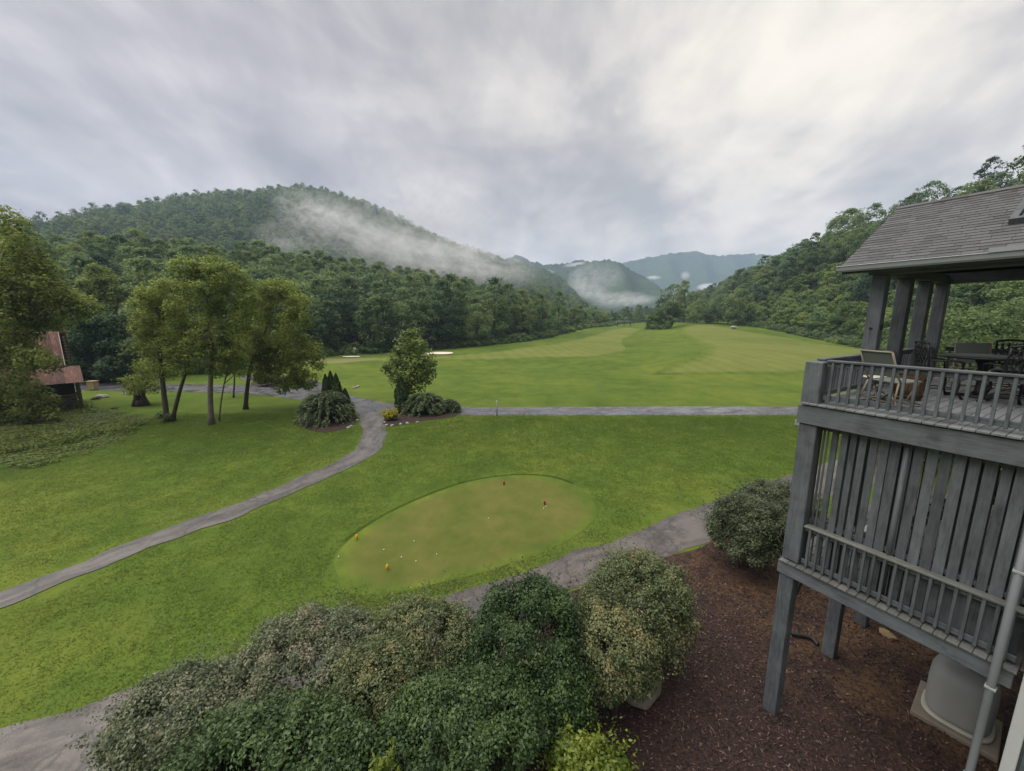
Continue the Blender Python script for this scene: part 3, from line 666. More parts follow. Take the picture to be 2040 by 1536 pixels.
gold('golden shrub at the right end of the island bed', 592, 610, 753, 52.5, 1400, 53, 'golden shrubs along the paths')
gold('golden shrub in the middle of the island bed, second from its right end', 575, 592, 757, 51.5, 1400, 54, 'golden shrubs along the paths')
fbush('round_shrub', 'dark round shrub at the back of the island bed', 'shrub', 545, 578, 752, 53.5, .9, 'holly', (.18, .11), 1600, 55, group='dark shrubs in the island bed', clumps=30, crad=.28, stems=3)
fbush('round_shrub', 'dark low shrub at the left end of the island bed', 'shrub', 515, 548, 754, 53.0, .9, 'holly', (.18, .11), 1600, 56, group='dark shrubs in the island bed', clumps=30, crad=.28, stems=3)

# ------------------------------------------------------------------ trees built from blobs
def blob_tree(name, label, cat, base, Y, blobs, trunks, mat, leaf, per_m2, seed, group=None, bark='bark', up=.3, droop=0., dy=1.0, crad=.6):
    """blobs: (u, v, radius px, depth offset m); trunks: lists of (u, v, radius m, depth offset m); all at depth Y"""
    rs = np.random.RandomState(seed); b = G(*base) if Y is None else np.array([*at(base[0], base[1], Y)[:2], 0.0]); b[2] = float(h(b[0], b[1])); Y = b[1]
    root = empty(name, tuple(b), 0, label, cat, group); C, Rr, CC = [], [], []
    for u, v, rp, oy in blobs:
        p = at(u, v, Y + oy) - b; w = (Y + oy) * math.cos(PITCH) - (p[2] + b[2] - CAMZ) * math.sin(PITCH); r = rp / FPX * w
        k = max(6, int(5.5 * (r / crad) ** 2)); D = rs.normal(0, 1, (k, 3)); D /= np.linalg.norm(D, axis=1, keepdims=True)
        q = rs.uniform(.45, 1, k) ** .6 * max(.2, r - crad * .55); C.append(p + D * q[:, None])
        Rr.append(crad * rs.uniform(.7, 1.35, k)); CC.append(np.tile(p, (k, 1)))
    C = np.concatenate(C); Rr = np.concatenate(Rr); CC = np.concatenate(CC)
    ne = np.maximum(4, (per_m2 * Rr ** 2 * 4).astype(int))
    V, F, T = clump_cloud(C, Rr, ne, leaf, rs, CC, up, .92, .6, droop, .3, .2, .18)
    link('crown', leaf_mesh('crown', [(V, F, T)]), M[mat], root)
    for tr in trunks:
        tr = [(u, v, r * .76, oy) for u, v, r, oy in tr]
        mb = MB(); P = []
        for u, v, r, oy in tr: P.append(at(u, v, Y + oy) - b)
        rad = [q[2] for q in tr]; S = spline(P, 4); rr = np.interp(np.linspace(0, 1, len(S)), np.linspace(0, 1, len(rad)), rad)
        if abs(tr[0][1] - base[1]) < 12: S[0][2] -= .3; rr[0] *= 1.4
        mb.tube(S, list(rr), 8)
        top = S[len(S) // 2:]
        for q in range(9):   # limbs reaching into the nearest clumps
            s0 = top[rs.randint(len(top))]; j = np.argsort(np.linalg.norm(C - s0, axis=1))[rs.randint(3, max(4, min(30, len(C))))]
            mid_ = (s0 + C[j]) / 2 + rs.normal(0, .2, 3) + [0, 0, -.15]; mb.tube([s0, mid_, C[j]], [rr[-1] * 1.1 + .02, rr[-1] * .7 + .015, .015], 5)
        mb.build('trunk', M[bark], root)
    return root
GT = 'feathery trees on the lawn above the drive'
LOC = ((.24, .11))
blob_tree('locust_tree', 'leaning feathery tree with two trunks, left of the lawn group', 'tree', (338, 838), None,
          [(300, 580, 30, 0), (325, 600, 30, .8), (290, 640, 26, -.6), (335, 655, 36, .5), (310, 690, 34, 0), (360, 720, 32, -.8), (300, 730, 24, 1), (345, 610, 24, 1), (270, 765, 20, .5), (380, 690, 22, 0), (300, 665, 28, .4), (350, 690, 28, -.4), (330, 735, 24, .2), (335, 570, 20, 0), (280, 610, 22, 0)],
          [[(333, 838, .30, 0), (325, 770, .24, 0), (318, 700, .19, 0), (318, 640, .13, 0), (308, 600, .07, 0)], [(343, 838, .24, 0), (358, 780, .19, -.2), (378, 720, .13, -.4), (392, 690, .07, -.5)]], 'locust', LOC, 27, 61, GT, 'darkbark')
blob_tree('locust_tree', 'tallest feathery tree with a straight pale trunk, middle of the lawn group', 'tree', (420, 845), None,
          [(375, 540, 30, 0), (410, 545, 32, .8), (445, 550, 32, -.5), (480, 560, 26, .5), (365, 580, 26, 1), (410, 590, 36, -.8), (455, 600, 38, .6), (490, 590, 22, -.6), (385, 640, 28, .8), (430, 650, 32, 0), (470, 650, 28, -.5), (355, 660, 20, .6), (400, 700, 24, -.7), (455, 700, 26, .7), (430, 735, 20, 0), (390, 685, 26, -.4), (442, 695, 28, .3), (465, 718, 24, -.3), (425, 530, 24, 0), (390, 565, 30, 0), (350, 620, 22, 0), (500, 620, 22, 0)],
          [[(421, 845, .31, 0), (419, 780, .25, 0), (422, 700, .20, 0), (415, 640, .15, 0), (412, 580, .09, 0)], [(421, 720, .16, 0), (440, 680, .11, .4), (460, 630, .06, .6)]], 'locust', LOC, 27, 62, GT)
blob_tree('locust_tree', 'feathery tree with the broadest crown, right of the lawn group', 'tree', (490, 815), None,
          [(540, 580, 28, 0), (570, 580, 26, .8), (520, 610, 30, -.6), (560, 620, 38, .5), (590, 640, 32, -.5), (500, 640, 28, .8), (540, 665, 38, .2), (585, 690, 36, -.6), (620, 700, 26, .5), (505, 690, 30, -.5), (550, 720, 32, .8), (600, 735, 24, -.3), (480, 715, 22, .5), (520, 745, 20, -.6), (580, 765, 16, .4), (560, 775, 14, -.8), (500, 722, 26, .3), (530, 742, 26, -.3), (572, 742, 28, 0), (612, 755, 22, .2), (545, 700, 34, .5), (530, 575, 22, 0), (600, 605, 24, 0), (630, 720, 18, 0)],
          [[(489, 815, .30, 0), (493, 770, .24, 0), (502, 720, .19, 0), (525, 670, .13, 0), (545, 620, .07, 0)], [(498, 745, .15, 0), (515, 705, .12, .3), (545, 690, .06, .5)]], 'locust', LOC, 27, 63, GT, 'darkbark')
blob_tree('locust_tree', 'thin young feathery tree with a slim trunk between the two big ones', 'tree', (437, 838), None,
          [(455, 690, 20, .5), (470, 720, 22, 0), (445, 730, 16, .4), (478, 690, 16, -.4)], [[(436, 838, .10, 0), (442, 790, .085, 0), (452, 740, .06, 0), (462, 700, .03, 0)]], 'locust', LOC, 27, 64, GT)
blob_tree('locust_tree', 'slim dark tree behind the group, beside the drive', 'tree', (465, 792), None,
          [(470, 690, 22, 0), (455, 720, 20, .6), (485, 735, 18, -.6)], [[(465, 792, .13, 0), (467, 760, .11, 0), (468, 720, .08, 0), (470, 690, .04, 0)]], 'locust', LOC, 27, 65, GT, 'darkbark')
blob_tree('sapling', 'bushy sapling growing over the dark stump', 'tree', (290, 806), None,
          [(285, 762, 22, 0), (270, 775, 16, .5), (300, 775, 18, -.4), (290, 745, 14, .3)], [[(290, 806, .07, 0), (288, 780, .05, 0), (286, 760, .03, 0)]], 'locust', LOC, 27, 66)
blob_tree('shrub', 'dark ivy clump at the foot of the leaning tree', 'shrub', (328, 838), None, [(326, 826, 11, -.4), (334, 832, 8, -.5)], [[(327, 838, .05, -.3), (326, 828, .03, -.3)]], 'holly', (.16, .09), 60, 67, crad=.3)
blob_tree('maple_tree', 'young round crowned maple beside the road junction', 'tree', (806, 806), 40.5,
          [(818, 672, 16, 0), (805, 690, 22, .6), (832, 690, 20, -.5), (795, 712, 24, 0), (822, 715, 30, .8), (848, 715, 20, -.5), (785, 735, 20, .5), (815, 742, 32, -.6), (848, 738, 22, .5), (800, 762, 22, 0), (828, 768, 22, .6), (845, 755, 14, 0), (772, 732, 8, 0), (860, 722, 8, 0), (812, 664, 8, 0), (826, 662, 7, .3)],
          [[(806, 806, .20, 0), (814, 775, .16, 0), (818, 735, .12, 0), (819, 700, .06, 0)], [(812, 782, .11, 0), (826, 755, .08, .3), (838, 730, .04, .4)]], 'maple', (.26, .18), 16, 68, None, 'bark', crad=.5)
OAKL = (.26, .17)
blob_tree('oak_tree', 'huge leafy tree overhanging the old barn', 'tree', (-60, 850), 33.0,
          [(10, 430, 22, 0), (0, 470, 40, .5), (40, 490, 34, -.5), (70, 520, 30, 0), (10, 530, 50, 1), (60, 560, 44, 0), (100, 575, 34, -.5), (130, 590, 30, .5), (20, 600, 60, 0), (85, 620, 46, .5), (140, 615, 28, 0), (165, 620, 18, .4), (0, 660, 50, 1), (40, 660, 34, -.5), (90, 640, 22, .5), (20, 710, 40, 0), (-60, 500, 60, 2), (-60, 600, 70, 2), (-50, 700, 60, 2), (60, 710, 26, -1), (85, 712, 13, -1.5), (112, 726, 10, -1.5), (60, 725, 14, -1.3), (30, 450, 26, 0), (60, 600, 40, .3), (150, 600, 24, .3), (90, 540, 26, 0), (40, 620, 46, -.5), (45, 700, 24, -.8), (10, 690, 44, 0), (20, 740, 34, -.8), (45, 560, 44, 0), (180, 612, 14, 0)],
          [[(-60, 850, .55, 0), (-50, 760, .45, 0), (-30, 680, .36, 0), (-5, 600, .26, 0), (10, 500, .12, 0)], [(-35, 690, .22, 0), (40, 640, .16, -.3), (110, 615, .07, -.5)]], 'oak', OAKL, 13, 69, None, 'darkbark', crad=.75)
blob_tree('wild_shrub', 'rank green shrubs and saplings in front of the barn', 'shrub', (40, 838), None,
          [(20, 770, 30, .5), (60, 780, 28, 0), (10, 810, 34, -.5), (60, 815, 26, -.8), (90, 800, 20, .4), (100, 822, 14, -.5), (-30, 790, 40, 1), (110, 835, 9, -.8), (40, 835, 20, -1.2)], [[(40, 838, .06, 0), (40, 800, .05, 0), (42, 780, .03, 0)]], 'oak', (.22, .15), 22, 70, crad=.5)
GB = 'trees behind the barn and the drive'
def backtree(label, base, Y, blobs, mat, seed, trunk=True, leaf=(.36, .25), per=17, crad=.85):
    return blob_tree('broadleaf_tree', label, 'tree', base, Y, blobs, [[(base[0], base[1], .3, 0), (base[0] + 2, base[1] - 60, .22, 0), (base[0] + 4, base[1] - 110, .1, 0)]], mat, leaf, per, seed, GB, 'darkbark', crad=crad)
backtree('dark drooping tree right behind the barn', (185, 772), 56, [(165, 640, 26, 0), (185, 630, 28, 1), (210, 650, 26, 0), (160, 680, 28, -1), (195, 690, 36, 1), (225, 690, 24, 0), (180, 725, 34, 0), (220, 730, 26, -1), (205, 750, 22, 1), (165, 745, 20, 0)], 'forest', 71)
backtree('pale green pointed tree above the barn roof', (205, 760), 68, [(200, 545, 20, 0), (185, 570, 24, 1), (215, 570, 24, 0), (175, 600, 24, 0), (205, 605, 30, 1), (230, 600, 20, 0), (165, 630, 20, 0), (235, 635, 22, 0)], 'thicket', 72)
backtree('blue green soft tree between the barn and the lawn group', (255, 768), 58, [(250, 660, 26, 0), (270, 640, 24, 1), (235, 690, 24, 0), (265, 695, 28, -1), (245, 730, 26, 0), (275, 735, 24, 1), (285, 690, 18, 0)], 'forest', 73)
backtree('round tree behind the left lawn tree', (330, 765), 64, [(270, 620, 24, 0), (300, 640, 28, 1), (260, 650, 20, 0), (330, 650, 24, 0), (300, 690, 30, 0), (340, 700, 28, 0), (310, 735, 26, 0)], 'thicket', 74)
backtree('dark tree behind the trunks of the lawn group', (400, 758), 66, [(390, 660, 28, 0), (420, 680, 28, 1), (380, 700, 28, 0), (430, 715, 24, 0), (400, 730, 26, 0), (450, 690, 24, 0)], 'forest', 75)
# ------------------------------------------------------------------ built things: materials
def paint(name, col, wear=.45, rough=.62):
    """weathered grey stain on timber: grain along the piece, knots, lighter worn patches"""
    m, t = material(name); oc = t.n('TexCoord').outputs['Object']; rnd = t.n('ObjectInfo').outputs['Random']
    off = t.n('CombineXYZ', X=t.math('MULTIPLY', rnd, 37), Y=t.math('MULTIPLY', rnd, 91), Z=t.math('MULTIPLY', rnd, 53)).outputs[0]
    va = t.n('VectorMath', _operation='ADD'); t.set(va.inputs[0], oc); t.set(va.inputs[1], off)
    g = t.noise(t.mapv(va.outputs[0], (26, 26, 2.2)), 1, 5, .65, .6); b = t.noise(va.outputs[0], 1.3, 5, .65, .4)
    k = t.noise(va.outputs[0], 5, 3, .5); f = t.math('ADD', t.math('MULTIPLY', g, .45), t.math('MULTIPLY', b, .55))
    col = [.74 * q for q in col]; d = [q * (1 - wear) for q in col]; l = [min(1, q * (1 + wear)) for q in col]
    c = t.ramp(f, [(.36, d), (.5, col), (.66, l)])
    c = t.mix(t.ramp(k, [(.70, 0), (.76, .5)]), c, [q * .45 for q in col])
    c = t.mix(1.0, c, t.ramp(rnd, [(0, (.86, .86, .86)), (1, (1.12, 1.12, 1.12))]), 'MULTIPLY')
    finish(t, c, rough, t.math('ADD', g, t.math('MULTIPLY', k, .5)), .25, .006, .3); return m
M['stain'] = paint('grey_blue_stain', (.112, .126, .140))
M['stain2'] = paint('dark_grey_stain', (.090, .102, .112))
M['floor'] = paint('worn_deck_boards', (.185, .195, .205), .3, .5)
M['lowfloor'] = paint('shaded_deck_boards', (.125, .128, .125), .4, .6)  # lower floor boards: shade of the lower level put into a darker colour
M['rail'] = paint('weathered_rail', (.15, .155, .145), .5)
M['dark_inside'] = plain('porch_boards', (.075, .075, .078), .7, .2, 3)
M['gutter'] = plain('gutter_metal', (.30, .32, .34), .35, .1, 3, .5)
M['pipe'] = plain('downspout_paint', (.15, .16, .172), .45, .15, 4, .4)
M['white'] = plain('white_trim', (.50, .51, .52), .5, .08, 3)
M['siding'] = plain('slate_siding', (.085, .100, .105), .6, .12, 5)
M['iron'] = plain('black_cast_iron', (.013, .013, .015), .45, .3, 12, .5, .3)
M['tan'] = plain('tan_tube_frame', (.23, .20, .15), .45, .12, 9)
M['sling'] = plain('grey_green_mesh', (.15, .175, .15), .75, .3, 90)
M['cream'] = plain('cream_top', (.60, .58, .52), .5, .08, 6)
M['oakwood'] = plain('brown_barrel_staves', (.075, .042, .022), .6, .4, 9, bstr=.3)
m_, t_ = material('roof_shingle'); oc_ = t_.n('TexCoord').outputs['Object']; rn_ = t_.n('ObjectInfo').outputs['Random']; tt_ = t_.n('Attribute', _attribute_name='tint').outputs['Fac']
n_ = t_.noise(oc_, 60, 4, .8); n2_ = t_.noise(oc_, 2, 4, .6)
cr_ = t_.ramp(t_.math('FRACT', t_.math('ADD', rn_, tt_)), [(0, (.082, .083, .087)), (.35, (.112, .113, .117)), (.7, (.134, .134, .136)), (1, (.098, .099, .104))])
finish(t_, t_.mix(t_.math('ADD', t_.math('MULTIPLY', n_, .6), t_.math('MULTIPLY', n2_, .3)), t_.mix(.5, cr_, (.03, .03, .03)), cr_), .85, n_, .4, .01, .2); M['shingle'] = m_

def stain_rot(m):  return m
# local frame of the deck: +X along the front edge towards the viewer's right, +Y away from the front edge
DANG = math.atan2(-.862, .507); DC = np.array([6.09, 7.90])
def dl2w(x, y): c, s = math.cos(DANG), math.sin(DANG); return (DC[0] + c * x - s * y, DC[1] + s * x + c * y)
deck = empty('wooden_deck', (DC[0], DC[1], 0), DANG, 'two level grey timber deck on posts with railings, slatted screen and shingled porch roof', 'deck')
ZF, ZL = 7.59, 4.00
def dbox(name, a, b, mat, parent=None, ch=.008, **kw):
    """a timber: its own origin and long axis along local Z so that the grain runs along it"""
    a, b = np.minimum(a, b).astype(float), np.maximum(a, b).astype(float); c = (a + b) / 2; d = b - a; ax = int(np.argmax(d))
    if ax == 2: half = d / 2; rot = (0, 0, 0)
    elif ax == 0: half = np.array([d[2], d[1], d[0]]) / 2; rot = (0, math.pi / 2, 0)
    else: half = np.array([d[0], d[2], d[1]]) / 2; rot = (-math.pi / 2, 0, 0)
    o = MB().box(-half, half, ch).build(name, mat, parent, **kw); o.location = c; o.rotation_euler = rot; return o
def rep(o, loc, parent):
    c = o.copy(); COL.objects.link(c); c.location = loc; c.parent = parent; return c

# posts, beams
S_, S2_ = M['stain'], M['stain2']
XE = 3.25                                  # the deck meets the house here
dbox('post', (-.02, -.02, -.1), (.26, .26, 3.68), S_, deck, .012)
dbox('post', (-.02, -.02, 4.03), (.30, .30, 7.13), S_, deck, .012)
dbox('newel_post', (-.04, -.04, 7.57), (.27, .27, 8.43), S_, deck, .012)
for s in (3.15, 5.35, 7.75):
    dbox('post', (.0, s - .14, -.1), (.28, s + .14, 3.68), S_, deck, .012)
    dbox('post', (.0, s - .13, 4.03), (.26, s + .13, 7.13), S2_, deck, .012)
for s in (3.15, 5.35, 7.75): dbox('post', (5.6, s - .14, -.1), (5.88, s + .14, 7.13), S2_, deck, .012)
dbox('rim_beam', (-.06, -.07, 7.14), (6.2, .05, 7.53), S_, deck, .012)
dbox('rim_beam', (-.07, .055, 7.14), (.05, 8.0, 7.53), S_, deck, .012)
dbox('rim_beam', (-.06, -.07, 3.66), (XE, .05, 3.96), S_, deck, .012)
dbox('rim_beam', (-.07, .055, 3.66), (.05, 8.0, 3.96), S_, deck, .012)
for s in (2.6, 5.2, 7.8):
    dbox('joist_beam', (.055, s, 7.16), (6.2, s + .12, 7.5), S2_, deck); dbox('joist_beam', (.055, s, 3.68), (6.2, s + .12, 3.93), S2_, deck)
o = MB().obox((.09, .20, 2.75), (.12, 0, 0), (0, .75, .92), (0, -.10, .12)).build('brace', S2_, deck)
# floors
fb = dbox('floorboard', (0, -.12, ZF - .04), (.142, 7.95, ZF), M['floor'], deck, .006)
for k in range(1, 41): rep(fb, fb.location + Vector((k * .149, 0, 0)), deck)
lb = dbox('floorboard', (0, -.12, ZL - .04), (.142, 7.95, ZL), M['lowfloor'], deck, .006)
for k in range(1, 22): rep(lb, lb.location + Vector((k * .149, 0, 0)), deck)
lowfl = dbox('lower_floor', (XE + .03, .06, ZL - .04), (6.2, 7.95, ZL - .003), M['lowfloor'], deck)
# railings: handrail with balusters as its pieces
def railing(a, b, zf, top, mat, botgap=.08, off=.02, wide=.15):
    (x0, y0), (x1, y1) = a, b; L = math.hypot(x1 - x0, y1 - y0); along_x = abs(x1 - x0) > abs(y1 - y0)
    w = wide / 2
    r = dbox('railing', (x0, y0 - w, top - .045) if along_x else (x0 - w, y0, top - .045), (x1, y1 + w, top) if along_x else (x1 + w, y1, top), M['rail'] if mat is S2_ else S_, deck, .008)
    inv = r.matrix_basis.inverted()
    def sub(nm, p0, p1, m):
        o = dbox(nm, p0, p1, m, None, .006); o.matrix_basis = inv @ (Matrix.Translation(o.location) @ o.rotation_euler.to_matrix().to_4x4()); o.parent = r; return o
    t_ = .045
    if along_x:
        sub('rail_board', (x0 + .002, y0 - .02, top - .14), (x1 - .002, y0 + .02, top - .05), mat); sub('bottom_rail', (x0 + .002, y0 - .02, zf + botgap), (x1 - .002, y0 + .02, zf + botgap + .10), mat)
    else:
        sub('rail_board', (x0 - .02, y0 + .002, top - .14), (x0 + .02, y1 - .002, top - .05), mat); sub('bottom_rail', (x0 - .02, y0 + .002, zf + botgap), (x0 + .02, y1 - .002, zf + botgap + .10), mat)
    n = int(L / .149); first = None
    for k in range(n):
        q = .11 + k * .149
        if q > L - .03: break
        if along_x: p0 = (x0 + q - t_ / 2, y0 - .021 - t_, zf + botgap - .02); p1 = (x0 + q + t_ / 2, y0 - .021, top - .048)
        else: p0 = (x0 - .021 - t_, y0 + q - t_ / 2, zf + botgap - .02); p1 = (x0 - .021, y0 + q + t_ / 2, top - .048)
        if first is None: first = sub('baluster', p0, p1, mat); m0 = first.matrix_basis.copy(); pp = Vector(p0)
        else:
            c = first.copy(); COL.objects.link(c); c.parent = r; c.matrix_basis = inv @ Matrix.Translation(Vector(p0) - pp) @ inv.inverted() @ m0
    return r
railing((.29, .10), (6.1, .10), ZF, 8.48, S_)
railing((.10, .29), (.10, 2.60), ZF, 8.48, S_)
for a_, b_ in ((2.96, 4.20), (4.60, 5.72), (6.12, 7.25)): railing((.10, a_), (.10, b_), ZF, 8.48, S_)
railing((.30, 7.85), (6.1, 7.85), ZF, 8.48, S2_)
railing((.32, .06), (XE - .02, .06), ZL, 4.95, S2_, .06, wide=.17)
# shadow-box screen between the two floors
rs_ = np.random.RandomState(9)
x = .36; k = 0
while x < XE - .1:
    w = [.035, .03, .10, .11, .10, .12, .11, .10, .12, .12][k % 10] if x < .9 else rs_.uniform(.105, .15)
    dbox('screen_board', (x, .16, ZL + .02), (x + w, .185, 7.135), S_ if k % 2 else S2_, deck, .004)
    x += w + (rs_.uniform(.03, .075) if x < 1.2 else rs_.uniform(.008, .035)); k += 1
x = .45
while x < XE - .1:
    w = rs_.uniform(.09, .14); dbox('screen_board', (x, .36, ZL + .02), (x + w, .385, 7.135), S2_, deck, .004); x += w + rs_.uniform(.05, .10)
dbox('screen_rail', (.31, .19, 7.02), (XE, .352, 7.12), S2_, deck)
dbox('screen_rail', (.31, .19, 4.96), (XE, .352, 5.05), S2_, deck)
o = MB().tube([(1.62, .14, ZL + .05), (1.62, .14, 7.1)], .04, 10).build('drain_pipe', S_, deck)
# stair inside the lower level
st = MB(); st.obox((.55, 1.6, ZL), (2.9, 0, 2.9), (0, .06, 0), (0, 0, .28)); stair = st.build('stair', S_, deck)
MB().obox((.55, 2.7, ZL), (2.9, 0, 2.9), (0, .06, 0), (0, 0, .28)).build('stringer', S_, stair)
for k in range(11): MB().box((.62 + k * .25, 1.57, ZL + .33 + k * .25), (.90 + k * .25, 2.79, ZL + .37 + k * .25), .006).build('tread', M['white'] if k < 9 else S_, stair)
dbox('back_wall', (3.4, 3.0, ZL + .01), (6.2, 3.15, 7.13), M['siding'], deck)
# porch columns, beams and roof
CS = (2.78, 4.40, 5.92, 7.44)
for s in CS: dbox('porch_column', (-.03, s - .13, ZF), (.23, s + .13, 10.28), S_, deck, .012)
for x in (5.6,): dbox('porch_column', (x, 2.62, ZF), (x + .32, 2.96, 10.28), S_, deck, .012); dbox('porch_column', (x, 7.28, ZF), (x + .32, 7.60, 10.28), S_, deck, .012)
dbox('porch_beam', (-.10, 2.60, 10.285), (9.2, 2.95, 10.56), S_, deck, .012)
dbox('porch_beam', (-.06, 2.955, 10.285), (.22, 7.255, 10.52), S_, deck, .012)
dbox('porch_beam', (-.10, 7.26, 10.285), (9.2, 7.62, 10.56), S_, deck, .012)
for x in (2.3, 4.9): dbox('tie_beam', (x, 2.955, 10.29), (x + .26, 7.255, 10.53), S2_, deck)
EV, RG, ZE = 2.16, 5.03, 10.50; ZR = ZE + (RG - EV) * math.tan(R(30)); X0, X1 = -.45, 9.2; sl = math.hypot(RG - EV, ZR - ZE)
ud = np.array([0, (RG - EV) / sl, (ZR - ZE) / sl]); un = np.array([0, -ud[2], ud[1]])
rb = MB(); rb.obox(np.array([X0, EV, ZE]) - un * .16, (X1 - X0, 0, 0), ud * sl, un * .15)
ud2 = np.array([0, -ud[1], ud[2]]); un2 = np.array([0, ud[2], ud[1]])
rb.obox(np.array([X0, 2 * RG - EV, ZE]) - un2 * .16, (X1 - X0, 0, 0), ud2 * sl, un2 * .15)
roof = rb.build('roof', M['dark_inside'], deck)
rows = 23; ex = sl / rows; tabs = .31
shm = MB(); shm.obox(un * .012, (tabs - .006, 0, 0), ud * (ex * 1.2) - un * .014, un * .014); smesh = shm.mesh('shingle'); smesh.materials.append(M['shingle'])
slant = un * .012
rest_v, rest_f, rest_t, nsh = [], [], [], 0
ssz = MB().box((0, 0, 0), (1, 1, 1))
for r_ in range(rows):
    x = X0 - .01 + (r_ % 2) * -.16 + rs_.uniform(-.05, .05)
    while x < X1:
        w = tabs * rs_.uniform(.55, 1.3); xa, xb = max(x, X0 - .01), min(x + w, X1)
        if xb - xa > .03:
            p = np.array([xa, EV, ZE]) + ud * (r_ * ex - .02) + un * (.003 + rs_.uniform(0, .0015))
            if xa < 3.25 and nsh < 290:
                o = bpy.data.objects.new('shingle', smesh); COL.objects.link(o); o.parent = roof; o.location = p; o.scale = ((xb - xa) / tabs, 1, 1); nsh += 1
            else:
                b0 = len(rest_v); rest_v += [tuple(p + np.array([(xb - xa - .006) * q[0], 0, 0]) + (ud * ex * 1.2 - un * .014) * q[1] + un * (.014 * q[2] + .012)) for q in ssz.v]; rest_f += [tuple(b0 + i for i in f) for f in ssz.f]; rest_t += [rs_.rand()] * 6
        x += w
for r_ in range(rows):                      # far slope
    p = np.array([X0 - .01, 2 * RG - EV, ZE]) + ud2 * (r_ * ex - .02) + un2 * .004; x = 0
    while x < X1 - X0:
        w = min(tabs * rs_.uniform(.7, 1.2), X1 - X0 - x + .01); b0 = len(rest_v)
        rest_v += [tuple(p + np.array([x + (w - .006) * q[0], 0, 0]) + ud2 * ex * 1.2 * q[1] + un2 * (.010 * q[2] + .006 * (1 - q[1]))) for q in ssz.v]; rest_f += [tuple(b0 + i for i in f) for f in ssz.f]; rest_t += [rs_.rand()] * 6; x += w
link('shingle', arrays_mesh('shingles', rest_v, rest_f, False, {'tint': ('FACE', 'FLOAT', rest_t)}), M['shingle'], roof, kind='stuff')
k_ = 0; x = X0
while x < X1:
    MB().obox((x, RG - .14, ZR - .05), (.34, 0, .004), (0, .14, .075), (0, -.008, .014)).obox((x, RG, ZR + .025), (.34, 0, .004), (0, .14, -.075), (0, .008, .014)).build('ridge_cap', M['shingle'], roof); x += .30
# gutter: an open trough along the eave, with rolled lip, and a cover piece further along
gp = [(0, .06), (0, -.06), (.02, -.085), (.09, -.095), (.12, -.06), (.135, .02), (.155, .03), (.15, .045), (.125, .04), (.105, -.05), (.085, -.08), (.025, -.07), (.014, -.05), (.014, .06)]
gv = [(X, EV - .03 - a, ZE - .055 + b) for X in (X0 - .05, X1) for a, b in gp]; n_ = len(gp)
gf = [(i, (i + 1) % n_, n_ + (i + 1) % n_, n_ + i) for i in range(n_)]
gm = MB().add(gv, gf); gm.box((X0 - .056, EV - .16, ZE - .15), (X0 - .052, EV - .03, ZE + .0)); gut = gm.build('gutter', M['gutter'], deck)
MB().box((1.78, EV - .195, ZE - .02), (5.0, EV - .188, ZE + .06)).build('gutter_cover', M['gutter'], gut)
dbox('fascia', (X0 + .02, EV - .028, ZE - .19), (X1, EV + .002, ZE - .02), S2_, deck)
br_ = dbox('bracket', (.231, CS[0] - .03, 9.02), (.26, CS[0] + .03, 9.16), M['iron'], deck); dbox('bracket', (.06, CS[0] - .160, 9.05), (.12, CS[0] - .131, 9.09), M['iron'], deck)
dbox('side_gutter', (-.22, .25, 6.98), (-.075, 7.9, 7.12), M['gutter'], deck, .02)
# skylight near the right end
p = np.array([1.76, EV, ZE]) + ud * 1.15 + un * .02; sk = MB(); a = np.array([1, 0, 0])
for o_, ax, ay in ((p, a * 1.2, ud * .1), (p + ud * 1.1, a * 1.2, ud * .1), (p + ud * .1, a * .1, ud * 1.0), (p + ud * .1 + a * 1.1, a * .1, ud * 1.0)): sk.obox(o_, ax, ay, un * .12)
skl = sk.build('skylight', S2_, roof); gl = MB().obox(p + ud * .1 + a * .1 + un * .05, a * 1.0, ud * 1.0, un * .02).build('skylight_pane', plain('dark_glass', (.02, .022, .024), .08, .05, 3, .5), roof)

# ------------------------------------------------------------------ the house the picture is taken from: its corner, wall and downspout
house = empty('house', (DC[0], DC[1], 0), DANG, 'slate grey house corner with pale corner board and lap siding at the right edge', 'house')
MB().box((3.42, -.06, .0), (9.0, 3.0, 7.0)).build('wall', M['siding'], house)
for k in range(34): MB().obox((3.50, -.085, .35 + k * .2), (5.5, 0, 0), (0, .024, -.004), (0, .012, .195)).build('siding_board', M['siding'], house)
dbox('corner_board', (3.33, -.115, .9), (3.47, -.062, 7.0), M['white'], house)
dbox('foundation_post', (3.34, -.10, .0), (3.46, -.062, .895), plain('yellowish_post', (.30, .27, .19), .7, .2, 4), house)
mb = MB(); mb.tube([(3.08, -.20, 7.3), (3.08, -.20, 3.2), (3.08, -.20, .25), (3.0, -.38, .1)], .050, 8); ds = mb.build('downspout', M['pipe'], house)
for z in (5.6, 3.6, 1.9): MB().box((3.02, -.255, z), (3.14, -.145, z + .04), .004).build('strap', M['gutter'], ds)

